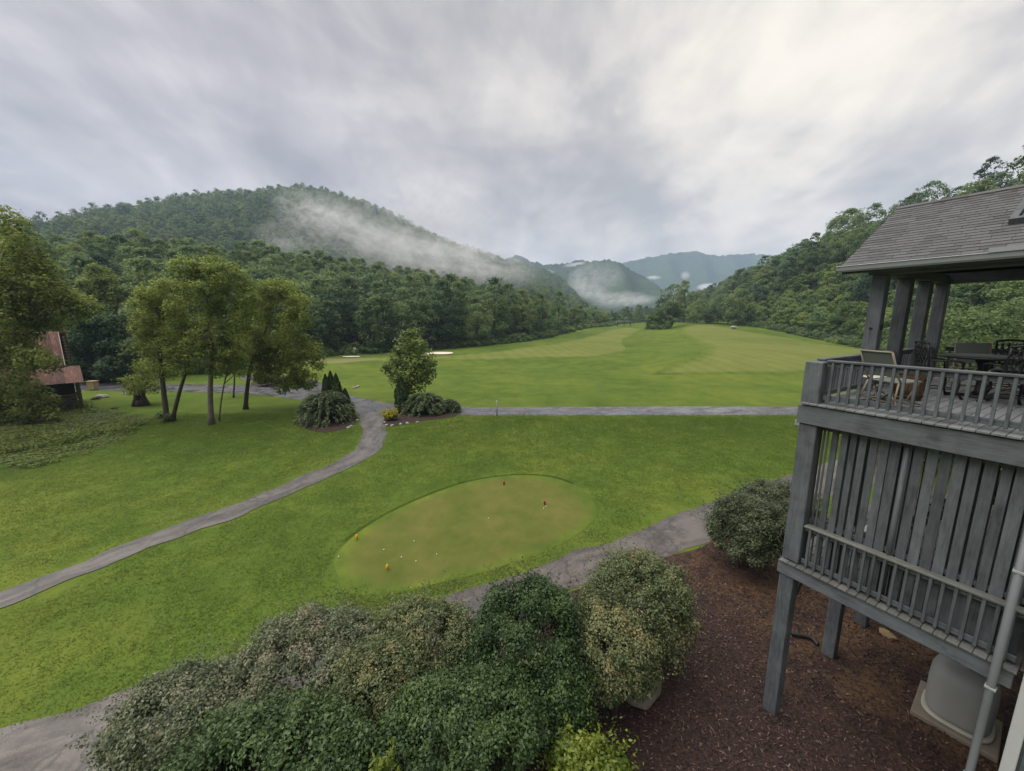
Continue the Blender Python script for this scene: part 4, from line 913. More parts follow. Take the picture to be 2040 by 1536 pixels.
# ------------------------------------------------------------------ pale tank and drain hose under the deck
tx, ty = dl2w(2.45, 3.55)
tank = empty('storage_tank', (tx, ty, .0), DANG + .1, 'pale rounded tank standing on a concrete pad under the lower deck', 'tank')
MB().lathe([(.0, .20), (.44, .20), (.49, .24), (.52, .34), (.53, .9), (.52, 1.15), (.46, 1.34), (.32, 1.44), (.15, 1.47), (.0, 1.48)], n=36, sq=3.2).build('tank_body', plain('pale_plastic', (.36, .37, .36), .5, .10, 3), tank)
MB().lathe([(.52, .14), (.56, .15), (.565, .21), (.52, .22)], n=36, sq=3.2).build('base_rim', plain('rim_plastic', (.42, .41, .36), .5, .1, 5), tank)
MB().lathe([(.0, 1.47), (.10, 1.47), (.11, 1.53), (.0, 1.54)], n=16).build('lid', M['white'], tank)
MB().box((-.66, -.66, -.05), (.66, .66, .14), .02).build('pad', plain('concrete_pad', (.22, .19, .15), .85, .25, 5), tank)
hx = [(*dl2w(-1.1, 2.9), .08), (*dl2w(-.7, 3.0), .10), (*dl2w(-.35, 3.25), .12), (*dl2w(-.14, 3.2), .08)]
hm = MB(); sp = spline(hx, 14); hm.tube(sp, [.055 + .008 * (i % 2) for i in range(len(sp))], 8); tag(hm.build('drain_hose', plain('black_corrugated_pipe', (.02, .02, .022), .5, .2, 9)), 'black corrugated drain hose lying by the second deck post', 'hose')

# ------------------------------------------------------------------ deck furniture
def iron_chair(label, lx, ly, rz, group='black cast iron chairs on the deck'):
    x, y = dl2w(lx, ly); r = empty('iron_chair', (x, y, ZF), DANG + rz, label, 'chair', group); I = M['iron']; r.scale = (1.2, 1.2, 1.2)
    MB().lathe([(.0, .42), (.22, .42), (.235, .44), (.22, .46), (.0, .46)], n=20, sq=4).build('seat', I, r)
    b = MB(); zt = .98                      # curved back with a scrolled lattice
    def bp(a, z): return (.24 * math.sin(a), .21 + .05 * math.cos(a * 1.2) + (z - .45) * .16, z)
    for a in (-1.0, 1.0): b.tube([bp(a, z) for z in (.44, .6, .8, .98)], .018, 6)
    b.tube([bp(a, zt + .03 * math.cos(a * 1.5)) for a in np.linspace(-1.1, 1.1, 9)], .022, 6); b.tube([bp(a, .55) for a in np.linspace(-1, 1, 7)], .014, 6)
    for i in range(5):
        for j in range(3):
            ca, cz = -.72 + .36 * i, .62 + .13 * j; b.tube([bp(ca + .17 * math.cos(w), cz + .058 * math.sin(w)) for w in np.linspace(0, 6.28, 9)], .010, 5, False)
    for i in range(4): b.tube([bp(-.54 + .36 * i, .56), bp(-.40 + .28 * i, .76), bp(-.54 + .36 * i, .96)], .009, 5)
    b.build('backrest', I, r)
    for sx in (-1, 1):
        MB().tube([(sx * .24, .23, .68), (sx * .29, .0, .69), (sx * .28, -.17, .66), (sx * .25, -.18, .46)], .016, 6).build('armrest', I, r)
        for sy in (-1, 1): MB().tube([(sx * .18, sy * .17, .43), (sx * .20, sy * .20, .25), (sx * .19, sy * .19, .12), (sx * .24, sy * .25, 0)], [.022, .018, .016, .024], 6).build('leg', I, r)
    MB().tube([(.2 * math.cos(w), .2 * math.sin(w), .17) for w in np.linspace(0, 6.28, 17)], .011, 5, False).build('stretcher', I, r); return r
iron_chair('black cast iron chair with scrolled back at the left of the dark table', 1.22, 3.15, 2.2)
iron_chair('black cast iron chair with scrolled back cut off by the right edge', 2.25, 2.95, .5 + math.pi)
iron_chair('black cast iron chair beyond the dark table', 1.95, 4.85, .2)
x, y = dl2w(1.72, 3.85); tb = empty('patio_table', (x, y, ZF), DANG, 'dark round patio table on a pedestal between iron chairs', 'table'); tb.scale = (1.2, 1.2, 1.22)
MB().lathe([(.0, .70), (.56, .70), (.60, .715), (.60, .735), (.56, .745), (.0, .745)], n=32).build('tabletop', M['iron'], tb)
MB().lathe([(.10, .04), (.06, .12), (.05, .35), (.07, .55), (.14, .70)], n=14).build('pedestal', M['iron'], tb)
f = MB()
for k in range(4): w = k * 1.571 + .4; f.obox((0, 0, .0), (.42 * math.cos(w), .42 * math.sin(w), -.0), (-.05 * math.sin(w), .05 * math.cos(w), 0), (0, 0, .055))
f.lathe([(.0, .0), (.2, .0), (.2, .03), (.08, .06)], n=18).build('base', M['iron'], tb)
def sling_chair(label, lx, ly, rz):
    x, y = dl2w(lx, ly); r = empty('sling_chair', (x, y, ZF), DANG + rz, label, 'chair', 'tan framed sling chairs on the deck'); T = M['tan']; r.scale = (1.1, 1.1, 1.1)
    fr = MB()
    for s in (-1, 1): fr.tube([(s * .27, -.28, .44), (s * .27, .16, .42), (s * .27, .24, .52), (s * .27, .45, .97)], .017, 7)
    fr.tube([(-.27, .45, .97), (.27, .45, .97)], .017, 7); fr.tube([(-.27, -.28, .44), (.27, -.28, .44)], .017, 7); fr.build('frame', T, r)
    MB().obox((-.255, -.27, .437), (.51, 0, 0), (0, .44, -.02), (0, 0, .008)).build('seat', M['sling'], r)
    MB().obox((-.255, .235, .52), (.51, 0, 0), (0, .205, .44), (0, -.008, .004)).build('backrest', M['sling'], r)
    for s in (-1, 1):
        MB().tube([(s * .31, .30, .66), (s * .32, .0, .67), (s * .31, -.26, .65), (s * .27, -.27, .45)], .018, 7).build('armrest', T, r)
        MB().tube([(s * .27, -.20, .44), (s * .24, -.05, .12), (s * .30, -.30, .02), (s * .30, .30, .02), (s * .26, .2, .42)], .016, 7).build('leg', T, r)
    b = MB(); b.tube([(-.3, 0, .02), (.3, 0, .02)], .016, 7)
    for k in range(2): b.tube([(-.28, -.2 + .4 * k, .03), (0, 0, .20), (.28, .2 - .4 * k, .03)], .013, 7)
    b.build('base_frame', T, r); return r
sling_chair('tan framed chair with grey green sling back nearest the deck corner', .98, 1.25, 2.75)
sling_chair('tan framed sling chair behind the dark table', 1.25, 5.75, .3)
sling_chair('tan framed sling chair behind the dark table, near the right edge', 2.2, 5.4, -.2)
x, y = dl2w(.62, 1.75); sd_ = empty('side_table', (x, y, ZF), DANG, 'small cream topped side table with crossed tan legs', 'table')
MB().lathe([(.0, .44), (.25, .44), (.265, .455), (.25, .47), (.0, .47)], n=24).build('tabletop', M['cream'], sd_)
for k in range(4):
    w = k * 1.571 + .5; MB().tube([(.2 * math.cos(w), .2 * math.sin(w), .44), (.03 * math.cos(w + 2), .03 * math.sin(w + 2), .22), (.26 * math.cos(w + 3.0), .26 * math.sin(w + 3.0), .0)], .013, 6).build('leg', M['tan'], sd_)
x, y = dl2w(1.02, 2.15); br = empty('barrel', (x, y, ZF), DANG, 'brown wooden half barrel behind the sling chair', 'barrel')
for k in range(16):
    w = k * 2 * math.pi / 16; c_, s_ = math.cos(w), math.sin(w); m = MB(); ww = .083
    for (r0, z0), (r1, z1) in (((.205, 0), (.235, .22)), ((.235, .22), (.22, .52))):
        m.add([(r0 * c_ - ww / 2 * -s_, r0 * s_ - ww / 2 * c_, z0), (r0 * c_ + ww / 2 * -s_, r0 * s_ + ww / 2 * c_, z0), (r1 * c_ + ww / 2 * -s_, r1 * s_ + ww / 2 * c_, z1), (r1 * c_ - ww / 2 * -s_, r1 * s_ - ww / 2 * c_, z1)], [(0, 1, 2, 3)])
        m.add([((r0 - .02) * c_ - ww / 2 * -s_, (r0 - .02) * s_ - ww / 2 * c_, z0), ((r0 - .02) * c_ + ww / 2 * -s_, (r0 - .02) * s_ + ww / 2 * c_, z0), ((r1 - .02) * c_ + ww / 2 * -s_, (r1 - .02) * s_ + ww / 2 * c_, z1), ((r1 - .02) * c_ - ww / 2 * -s_, (r1 - .02) * s_ - ww / 2 * c_, z1)], [(0, 1, 2, 3)])
    m.build('stave', M['oakwood'], br)
for z, r_ in ((.07, .222), (.42, .236)): MB().lathe([(r_, z), (r_ + .008, z), (r_ + .008, z + .035), (r_, z + .035)], n=24).build('hoop', M['iron'], br)
MB().lathe([(.0, .46), (.20, .46), (.20, .47), (.0, .475)], n=20).build('soil', M['mulch'], br)

# ------------------------------------------------------------------ old barn with rusty tin roof
m_, t_ = material('rusty_tin'); oc_ = t_.n('TexCoord').outputs['Object']; rn_ = t_.n('ObjectInfo').outputs['Random']
a_ = t_.noise(t_.mapv(oc_, (2.2, .8, .45)), 1.2, 6, .7, .8); b_ = t_.noise(oc_, 6, 5, .7)
f_ = t_.math('ADD', t_.math('ADD', t_.math('MULTIPLY', a_, .7), t_.math('MULTIPLY', b_, .25)), t_.math('MULTIPLY', t_.math('SUBTRACT', rn_, .5), .16))
finish(t_, t_.ramp(f_, [(.36, (.050, .020, .015)), (.46, (.12, .042, .028)), (.55, (.17, .070, .050)), (.62, (.24, .17, .15)), (.70, (.38, .35, .33))]), .6, a_, .2, .02, .4); M['tin'] = m_
M['log'] = plain('weathered_log', (.115, .098, .078), .9, .45, 5, bstr=.6)
bp_ = G(168, 812); BX, BY = bp_[0], bp_[1]; BA = .87
barn = empty('barn', (BX, BY, float(h(BX, BY))), BA, 'old log barn with a rusty tin roof half hidden by a tree', 'barn')
# local: -x to the left along the eave, +y into the building; corner post at the origin
BL, BD, HE = 9.5, 6.5, 2.9
for side in range(2):
    for k in range(9):
        z0 = .35 + k * .31
        if side == 0 and k > 3: continue
        a = (-BL, .0, z0) if side == 0 else (-.22, .2, z0); b = (-.3, .24, z0 + .25) if side == 0 else (.02, BD, z0 + .25)
        dbox('log', a, b, M['log'], barn, .05)
for k in range(14):                           # gable logs, shorter and shorter
    z0 = 3.2 + k * .30; q = (z0 - 3.2) / 4.4; dbox('log', (-.55, 1.6 + q * 2.0, z0), (-.33, BD + 1.0 - q * 3.1, z0 + .24), M['log'], barn, .04)
for x_ in (-.14, -3.2, -6.4, -BL): dbox('post', (x_ - .1, -.9, -.2), (x_ + .1, -.7, HE), M['log'], barn, .02)
MB().obox((-1.7, -.95, .0), (1.5, 0, 1.9), (0, .12, 0), (-.1, 0, .08)).build('brace', M['log'], barn)
dbox('back_wall', (-BL, BD - .1, .0), (-.3, BD + .1, 5.5), M['darkwood'], barn)
def tin(x0, x1, y0, z0, y1, z1, parent):
    n = int(round((x1 - x0) / .62)); L = math.hypot(y1 - y0, z1 - z0); u = np.array([0, (y1 - y0), (z1 - z0)]); nn = np.array([0, -(z1 - z0), (y1 - y0)]) / L
    for k in range(n):
        xa = x0 + k * (x1 - x0) / n; w = (x1 - x0) / n + .03; m = MB(); pts = np.linspace(0, 1, 13); V = []
        for lay in (0, -.012):
            for q in pts:
                base = np.array([xa + q * w, y0, z0]) + nn * (.028 * abs(math.sin(q * 6 * math.pi)) + lay + .010 * (k % 2)); V += [base, base + u]
        F = [(2 * i, 2 * i + 2, 2 * i + 3, 2 * i + 1) for i in range(12)] + [(26 + 2 * i, 26 + 2 * i + 2, 26 + 2 * i + 3, 26 + 2 * i + 1) for i in range(12)] + [(0, 1, 27, 26), (24, 25, 51, 50)]
        F += [(2 * i, 2 * i + 2, 28 + 2 * i, 26 + 2 * i) for i in range(12)] + [(2 * i + 1, 2 * i + 3, 29 + 2 * i, 27 + 2 * i) for i in range(12)]
        m.add(V, F).build('tin_sheet', M['tin'], parent)
rf = MB().box((-BL, 3.9, 7.55), (-.6, 4.1, 7.7)).build('roof', M['darkwood'], barn)
tin(-BL, -.75, 1.0, 4.1, 4.0, 7.9, rf); tin(-BL, -.20, 7.0, 4.4, 4.05, 7.88, rf)
tin(-BL, .25, -1.35, 2.85, 1.05, 4.35, rf)
MB().obox((-.76, .98, 4.08), (0, 3.02, 3.80), (.05, 0, 0), (0, -.10, .08)).build('rake_board', M['white'], rf)

# boxes, stones, posts along the drive
x, y, z = G(187, 777); bx = empty('wooden_box', (x, y, z), .1, 'small tan wooden box stand beside the drive, right of the barn', 'box')
c_ = plain('tan_board', (.36, .27, .15), .8, .2, 6)
for k in range(4): MB().box((-.42, -.36, .12 + k * .26), (.42, -.32, .36 + k * .26), .01).build('plank', c_, bx)
for k in range(4): MB().box((-.42, .32, .12 + k * .26), (.42, .36, .36 + k * .26), .01).build('plank', c_, bx)
for s in (-1, 1): MB().box((s * .40, -.318, .1), (s * .44, .318, 1.15), .01).build('side_panel', c_, bx)
MB().box((-.50, -.42, 1.17), (.50, .42, 1.23), .01).build('lid', c_, bx)
def rock(name, label, p, size, mat, seed, rz=0, group=None, cat='stone', sub=3):
    rs = np.random.RandomState(seed); bm = bmesh.new(); bmesh.ops.create_icosphere(bm, subdivisions=sub, radius=1)
    ph = rs.uniform(0, 6.28, 9); pl = rs.normal(0, 1, (7, 3)); pl /= np.linalg.norm(pl, axis=1, keepdims=True)
    for v in bm.verts:
        c = np.array(v.co)
        for n in pl:                         # split faces
            d = c @ n
            if d > .72: c = c - n * (d - .72) * .85
        c *= 1 + .07 * math.sin(c[0] * 4 + ph[0]) * math.sin(c[1] * 5 + ph[1]) + .05 * math.sin(c[2] * 7 + ph[2]) + .03 * rs.normal()
        v.co = c * np.array(size) / 1
    me = bpy.data.meshes.new(name); bm.to_mesh(me); bm.free()
    o = link(name, me, mat); o.location = (p[0], p[1], p[2] + size[2] * .35); o.rotation_euler = (0, 0, rz); return tag(o, label, cat, group)
p = G(1283, 1385); rock('boulder', 'long flat brown stone in the mulch beside the hedge', p, (.30, .62, .26), M['stone'], 3, -.85)
p = G(1768, 1268); rock('boulder', 'small tan stone in the mulch under the deck', p, (.16, .24, .14), plain('tan_stone', (.33, .24, .13), .85, .3, 6), 4, .4)
for k, (u, v, sx, lab) in enumerate(((205, 792, .75, 'low grey boulder on the grass in front of the drive, right of the barn'), (190, 796, .5, 'dark mossy boulder left of the low grey one near the barn'), (250, 785, .4, 'small grey stone at the drive edge left of the stump'), (228, 815, .35, 'dark lump of rotten wood on the lawn below the boulders'))):
    rock('boulder', lab, G(u, v), (sx, sx * .6, sx * .45), M['greystone'] if k % 2 == 0 else M['darkwood'], 10 + k, .3 * k)
x, y, z = G(281, 808); s_ = empty('tree_stump', (x, y, z), 0, 'dark broken tree stump under the bushy sapling', 'stump')
m = MB(); rs_ = np.random.RandomState(4)
for k in range(9): w = k * .7; m.tube([(.62 * math.cos(w), .5 * math.sin(w), -.1), (.46 * math.cos(w + .1), .36 * math.sin(w + .1), .6), (.40 * math.cos(w + .2), .32 * math.sin(w + .2), .9 + rs_.uniform(-.3, .8))], [.24, .20, .06], 6)
m.build('trunk', M['darkwood'], s_)
gs = 'edging stones round the junction beds'
for k, (u, v) in enumerate(((770, 848), (781, 849), (798, 846), (812, 844), (832, 842), (700, 850), (694, 853), (712, 838), (766, 842))):
    rock('edging_stone', 'small pale stone edging the ' + ('right bed, ' + 'first second third fourth fifth'.split()[k] + ' from left' if k < 5 else ['left bed, between the weeping and the golden shrub', 'left bed, nearest the viewer', 'left bed, beside the golden shrub', 'right bed, at its left tip'][k - 5]), G(u, v), (.20, .15, .12), M['greystone'], 30 + k, k, gs, sub=2)
x, y, z = G(990, 828.5); pst = empty('marker_post', (x, y, z), 0, 'slim grey post standing at the near edge of the road', 'post')
MB().tube([(0, 0, -.1), (0, 0, 1.35)], .055, 10).build('shaft', plain('galvanised', (.20, .21, .22), .5, .1, 8), pst); MB().lathe([(.06, 1.34), (.065, 1.36), (.065, 1.48), (.03, 1.52)], n=10).build('cap', M['white'], pst)
x, y, z = G(708, 772); dr = empty('drain_headwall', (x, y, z), .5, 'low stone drain headwall in the rough grass beyond the junction', 'headwall')
for k in range(7): w = k / 6; o = MB().box((-.38, -.25, 0), (.38, .25, .34), .06).build('stone', M['greystone'], dr); o.location = (-.45 + .9 * w + .3 * math.sin(w * 3), -.9 + 1.8 * w, -.12 + .02 * (k % 3)); o.scale = (.5, .5, .8); o.rotation_euler = (0, .05 * (k % 2), .5 + .4 * w)

# tee markers, balls
def tz(p): return np.array([p[0], p[1], h(p[0], p[1]) + TEE_DZ + .045])
my = plain('yellow_marker', (.75, .42, .02), .4, .08, 9); mr = plain('red_marker', (.38, .02, .025), .4, .1, 9)
def marker(label, u, v, mt, red):
    p = tz(G(u, v)); r = empty('tee_marker', tuple(p), .3, label, 'tee marker', 'tee markers on the oval tee')
    if red: MB().lathe([(.0, .05), (.05, .055), (.06, .09), (.055, .15), (.035, .18), (.0, .185)], n=12).build('head', mt, r); MB().lathe([(.0, -.05), (.045, -.05), (.045, .05), (.0, .052)], n=10).build('base', M['iron'], r)
    else: MB().lathe([(.0, .02), (.04, .025), (.06, .07), (.056, .13), (.035, .19), (.015, .215), (.0, .22)], n=12).build('head', mt, r); MB().lathe([(.0, -.05), (.03, -.05), (.03, .03), (.0, .035)], n=8).build('spike', my, r)
marker('yellow tee marker at the left rim of the oval tee', 711, 1077, my, 0); marker('yellow tee marker nearest the hedge on the oval tee', 772, 1138, my, 0)
marker('red tee marker at the far rim of the oval tee', 1004, 967, mr, 1); marker('red tee marker beside two white balls on the oval tee', 1085, 1007, mr, 1)
wb = plain('ball_white', (.8, .8, .76), .4, .04, 9)
ball = MB().lathe([(.0, 0), (.018, .007), (.025, .025), (.018, .043), (.0, .05)], n=10).mesh('golf_ball'); ball.materials.append(wb)
def tball(u, v, label, group=None):
    p = tz(G(u, v)); o = link('golf_ball', ball, None); o.location = (p[0], p[1], p[2] - .012); tag(o, label, 'golf ball', group)
tball(1088, 1012, 'white ball touching the red tee marker on its right', None); tball(1083, 1016, 'white ball just in front of the red tee marker', None)
for u, v in ((973, 1036), (870, 1108), (800, 1114), (829, 1122), (825, 1082), (765, 1099), (675, 1113)): tball(u, v, 'tiny stray white ball on the oval tee, ' + {973: 'farthest and rightmost', 870: 'second from the right', 829: 'nearest the hedge', 825: 'third nearest the far rim', 800: 'between the two middle ones', 765: 'second from the left', 675: 'leftmost, by the rim'}[u], 'stray balls on the oval tee')
# far golf things
def flag(label, u, v, ht, col):
    p = G(u, v); r = empty('golf_flag', tuple(p), 0, label, 'flag', 'flagsticks on the far greens'); MB().tube([(0, 0, -.1), (0, 0, ht)], .03, 6).build('pole', M['white'], r)
    m = MB(); V = [(.02 + .55 * a, .06 * math.sin(a * 5) + t_, ht - .05 - .40 * b) for t_ in (0, .012) for a in (0, .33, .66, 1) for b in (0, 1)]
    m.add(V, [(0, 2, 3, 1), (2, 4, 5, 3), (4, 6, 7, 5), (8, 9, 11, 10), (10, 11, 13, 12), (12, 13, 15, 14), (0, 8, 10, 2), (1, 3, 11, 9), (6, 14, 15, 7)]).build('cloth', col, r)
flag('white flag on the putting green beside the left forest', 706, 712, 2.3, M['white'])
flag('small white flag at the far end of the right fairway', 1440, 643, 2.2, M['white']); flag('small pale flag at the far end, left of the other', 1412, 643, 1.6, M['white'])
p = G(1356, 643); r = empty('yardage_sign', tuple(p), 0, 'small pale yardage post left of the right fairway crest', 'sign'); MB().box((-.12, -.06, -.1), (.12, .06, 1.2), .02).build('post', M['white'], r)
p = G(1243, 650); ft = empty('footbridge', tuple(p), 0, 'tiny dark roofed shelter at the far end of the left fairway', 'shelter')
MB().box((-4, -1.5, 2.6), (4, 1.5, 2.9), .03).build('roof', M['gutter'], ft)
for s in (-3.5, 0, 3.5): MB().box((s - .12, -.2, -.2), (s + .12, .2, 2.6)).build('post', M['darkwood'], ft)
ft.name = 'shelter'
for k, (u, v, ht, lab) in enumerate(((1208, 646, 7.0, 'grey utility pole with a pale lamp by the far left trees'), (1261, 645, 9.0, 'thin grey utility pole left of the fairway thicket'))):
    p = G(u, v); r = empty('utility_pole', tuple(p), 0, lab, 'pole', 'utility poles at the far end of the valley'); MB().tube([(0, 0, -.2), (0, 0, ht)], [.16, .11], 7).build('shaft', plain('pole_grey', (.25, .24, .23), .8, .1, 3), r)
    MB().box((-.8, -.06, ht - .6), (.8, .06, ht - .45)).build('crossarm' if k else 'arm', M['gutter'], r)
    if not k: MB().lathe([(.0, -.3), (.45, -.2), (.5, 0), (.0, .15)], c=(-.6, 0, ht - .3), n=10).build('lamp', M['white'], r)
p = G(1462, 655); rock('boulder', 'pale grey boulder where the right fairway meets the wood', p, (1.7, 1.2, 1.0), M['greystone'], 21)
# ------------------------------------------------------------------ scattering as one object (instances on points)
def scatter(name, P, rotz, scl, idx, sources, **kw):
    me = bpy.data.meshes.new(name); P = np.asarray(P, np.float32); n = len(P); me.vertices.add(n); me.vertices.foreach_set('co', P.ravel())
    rot = np.zeros((n, 3), np.float32); rot[:, 2] = rotz; scl = np.asarray(scl, np.float32); scl = np.repeat(scl[:, None], 3, 1) if scl.ndim == 1 else scl
    a = me.attributes.new('rot', 'FLOAT_VECTOR', 'POINT'); a.data.foreach_set('vector', rot.ravel())
    a = me.attributes.new('scl', 'FLOAT_VECTOR', 'POINT'); a.data.foreach_set('vector', scl.ravel())
    a = me.attributes.new('idx', 'INT', 'POINT'); a.data.foreach_set('value', np.asarray(idx, np.int32))
    ng = bpy.data.node_groups.new(name, 'GeometryNodeTree'); ng.interface.new_socket('Geometry', in_out='INPUT', socket_type='NodeSocketGeometry'); ng.interface.new_socket('Geometry', in_out='OUTPUT', socket_type='NodeSocketGeometry')
    N, L = ng.nodes, ng.links; gi = N.new('NodeGroupInput'); go = N.new('NodeGroupOutput'); jn = N.new('GeometryNodeJoinGeometry'); ip = N.new('GeometryNodeInstanceOnPoints')
    for s in sources:
        so = bpy.data.objects.new(name + '_source', s)
        oi = N.new('GeometryNodeObjectInfo'); oi.inputs['Object'].default_value = so; oi.inputs['As Instance'].default_value = False
        g2 = N.new('GeometryNodeGeometryToInstance'); L.new(oi.outputs['Geometry'], g2.inputs[0]); L.new(g2.outputs[0], jn.inputs[0])
    def named(nm, typ): q = N.new('GeometryNodeInputNamedAttribute'); q.data_type = typ; q.inputs['Name'].default_value = nm; return next(o for o in q.outputs if o.enabled and o.name == 'Attribute')
    L.new(gi.outputs[0], ip.inputs['Points']); L.new(jn.outputs[0], ip.inputs['Instance']); ip.inputs['Pick Instance'].default_value = True
    L.new(named('idx', 'INT'), ip.inputs['Instance Index']); L.new(named('rot', 'FLOAT_VECTOR'), ip.inputs['Rotation']); L.new(named('scl', 'FLOAT_VECTOR'), ip.inputs['Scale']); L.new(ip.outputs[0], go.inputs[0])
    o = link(name, me, None, kind='stuff', **kw); md = o.modifiers.new('scatter', 'NODES'); md.node_group = ng; return o

# ------------------------------------------------------------------ forest trees
def crown_mesh(name, ht, wd, low, k, crad, leaf, n_each, seed, mat, shape='round'):
    rs = np.random.RandomState(seed); C = []
    while len(C) < k:
        z = rs.rand(); a = rs.uniform(0, 6.28)
        if shape == 'round': w = math.sin(math.pi * min(1, .12 + .88 * z) ** .8) ** .6
        elif shape == 'tall': w = (math.sin(math.pi * min(1, .1 + .9 * z)) ** .5) * (1.05 - .35 * z)
        elif shape == 'cone': w = (1 - z) ** .8 * .95 + .06
        else: w = .75 + .35 * math.sin(z * 5 + seed) if z < .85 else .55
        r = w * wd / 2 * rs.uniform(.45, 1) ** .5 * (1 + .16 * math.sin(3 * a + seed) + .10 * math.sin(z * 11 + a))
        C.append((math.cos(a) * r, math.sin(a) * r, low + z * (ht - low - crad * .5)))
    C = np.array(C); Rr = crad * rs.uniform(.65, 1.4, k)
    V, F, T = clump_cloud(C, Rr, n_each, leaf, rs, np.array([0, 0, (low + ht) / 2]), .5, .75, .7, 0., .5, .15, .17)
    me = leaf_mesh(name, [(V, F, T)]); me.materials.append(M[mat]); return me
def trunk_mesh(ht, r, seed):
    rs = np.random.RandomState(seed); m = MB(); P = [(0, 0, -.5), (rs.normal(0, .15), rs.normal(0, .15), ht * .35), (rs.normal(0, .3), rs.normal(0, .3), ht * .75)]; m.tube(spline(P, 3), list(np.linspace(r, r * .4, 7)), 6)
    for k in range(4): z = ht * rs.uniform(.35, .6); a = rs.uniform(0, 6.28); m.tube([(0, 0, z), (math.cos(a) * ht * .12, math.sin(a) * ht * .12, z + ht * .16)], [r * .45, .04], 5)
    me = m.mesh('trunk'); me.materials.append(M['darkbark']); return me
PRO = [  # (crown, trunk, natural height, kind)
    (crown_mesh('crown', 15, 11, 3.2, 58, 1.5, (.62, .44), 46, 1, 'forest'), trunk_mesh(14, .26, 1), 15, 'broad'),
    (crown_mesh('crown', 14, 10, 2.6, 54, 1.4, (.60, .42), 46, 2, 'forest'), trunk_mesh(13, .24, 2), 14, 'broad'),
    (crown_mesh('crown', 18, 9, 3.6, 62, 1.4, (.60, .42), 44, 3, 'forest', 'tall'), trunk_mesh(17, .27, 3), 18, 'tall'),
    (crown_mesh('crown', 19, 8, 3.2, 60, 1.3, (.58, .40), 44, 4, 'forest', 'tall'), trunk_mesh(18, .27, 4), 19, 'tall'),
    (crown_mesh('crown', 17, 7.5, .4, 62, 1.4, (.58, .42), 44, 5, 'vine', 'drape'), trunk_mesh(15, .35, 5), 17, 'vine'),
    (crown_mesh('crown', 18, 6.5, 1.6, 56, 1.1, (.54, .36), 46, 6, 'forest', 'cone'), trunk_mesh(17, .24, 6), 18, 'cone'),
    (crown_mesh('crown', 8, 7, .3, 46, 1.1, (.50, .36), 46, 7, 'thicket'), trunk_mesh(7, .14, 7), 8, 'thicket'),
    (crown_mesh('crown', 7, 6.2, .2, 42, 1.05, (.50, .36), 46, 8, 'thicket'), trunk_mesh(6, .13, 8), 7, 'thicket'),
    (crown_mesh('crown', 10, 7, .6, 50, 1.15, (.52, .38), 46, 9, 'thicket', 'tall'), trunk_mesh(9, .16, 9), 10, 'thicket'),
]
LOD = [crown_mesh('crown', 14, 11.5, 2, 34, 1.9, (1.25, .9), 13, 21, 'forest'), crown_mesh('crown', 13, 10.5, 1.5, 32, 1.8, (1.2, .9), 13, 22, 'forest'),
       crown_mesh('crown', 16, 9.5, 2, 34, 1.7, (1.2, .85), 13, 23, 'forest', 'tall'), crown_mesh('crown', 15, 10, 2, 34, 1.8, (1.2, .85), 13, 24, 'thicket')]
def project(P):
    x, y, z = P[:, 0], P[:, 1], P[:, 2] - CAMZ; w = y * math.cos(PITCH) - z * math.sin(PITCH); w = np.where(w > .5, w, .5)
    return CU + FPX * x / w, CV - FPX * (y * math.sin(PITCH) + z * math.cos(PITCH)) / w
def visible(x, y, z, top, block=7.0):
    az = np.arctan2(x, y); d = np.hypot(x, y); e1 = (z + top - CAMZ) / d; e0 = (z + block - CAMZ) / d; b = np.round(az / R(.45)).astype(int); keep = np.zeros(len(x), bool); mx = {}
    for i in np.argsort(d):
        m = max(mx.get(b[i] + j, -9) for j in (0,)); keep[i] = e1[i] > m; mx[b[i]] = max(m, e0[i] if not np.isnan(e0[i]) else -9)
    return keep
rs = np.random.RandomState(77)
def jitter_grid(x0, x1, y0, y1, s):
    X, Y = np.meshgrid(np.arange(x0, x1, s), np.arange(y0, y1, s * .87)); X = X + (np.arange(X.shape[0]) % 2)[:, None] * s / 2
    X = X + rs.uniform(-.36, .36, X.shape) * s; Y = Y + rs.uniform(-.36, .36, Y.shape) * s; return X.ravel(), Y.ravel()
def infrustum(x, y, z, top, m=70):
    u, v = project(np.c_[x, y, z + top]); u2, v2 = project(np.c_[x, y, z]); return (u > -m) & (u < 2040 + m) & (v2 > -50) & (v < 1600) & (y > 5)
TREE_N = {}
def place_tree(k, x, y, z, s, rz, label, group, name='forest_tree', sxy=1.0):
    key = (name, k); c, t_, ht, kd = PRO[k]
    r = empty(name, (x, y, z), rz, label, 'tree', group); r.scale = (s * sxy, s * sxy, s)
    link('crown', c, None, r); link('trunk', t_, None, r); return r
LBL = {'broad': 'round tree', 'tall': 'narrow tree', 'vine': 'vine draped tree', 'cone': 'pointed tree', 'thicket': 'bushy tree'}
def near_left(u): return ['above the barn', 'behind the lawn group', 'above the island bed', 'left of the young maple', 'behind the young maple', 'above the sand bunker', 'right of the bunker', 'where the valley opens'][int(np.searchsorted([300, 480, 640, 740, 850, 930, 1020], u))]
def near_right(u): return ['above the fairway end', 'above the pale boulder', 'beside the right fairway', 'left of the porch roof', 'beside the porch roof', 'behind the porch'][int(np.searchsorted([1450, 1520, 1600, 1680, 1780], u))]
USED = {}
def sized(s): return 'small' if s < .88 else 'tall' if s > 1.02 else 'medium'
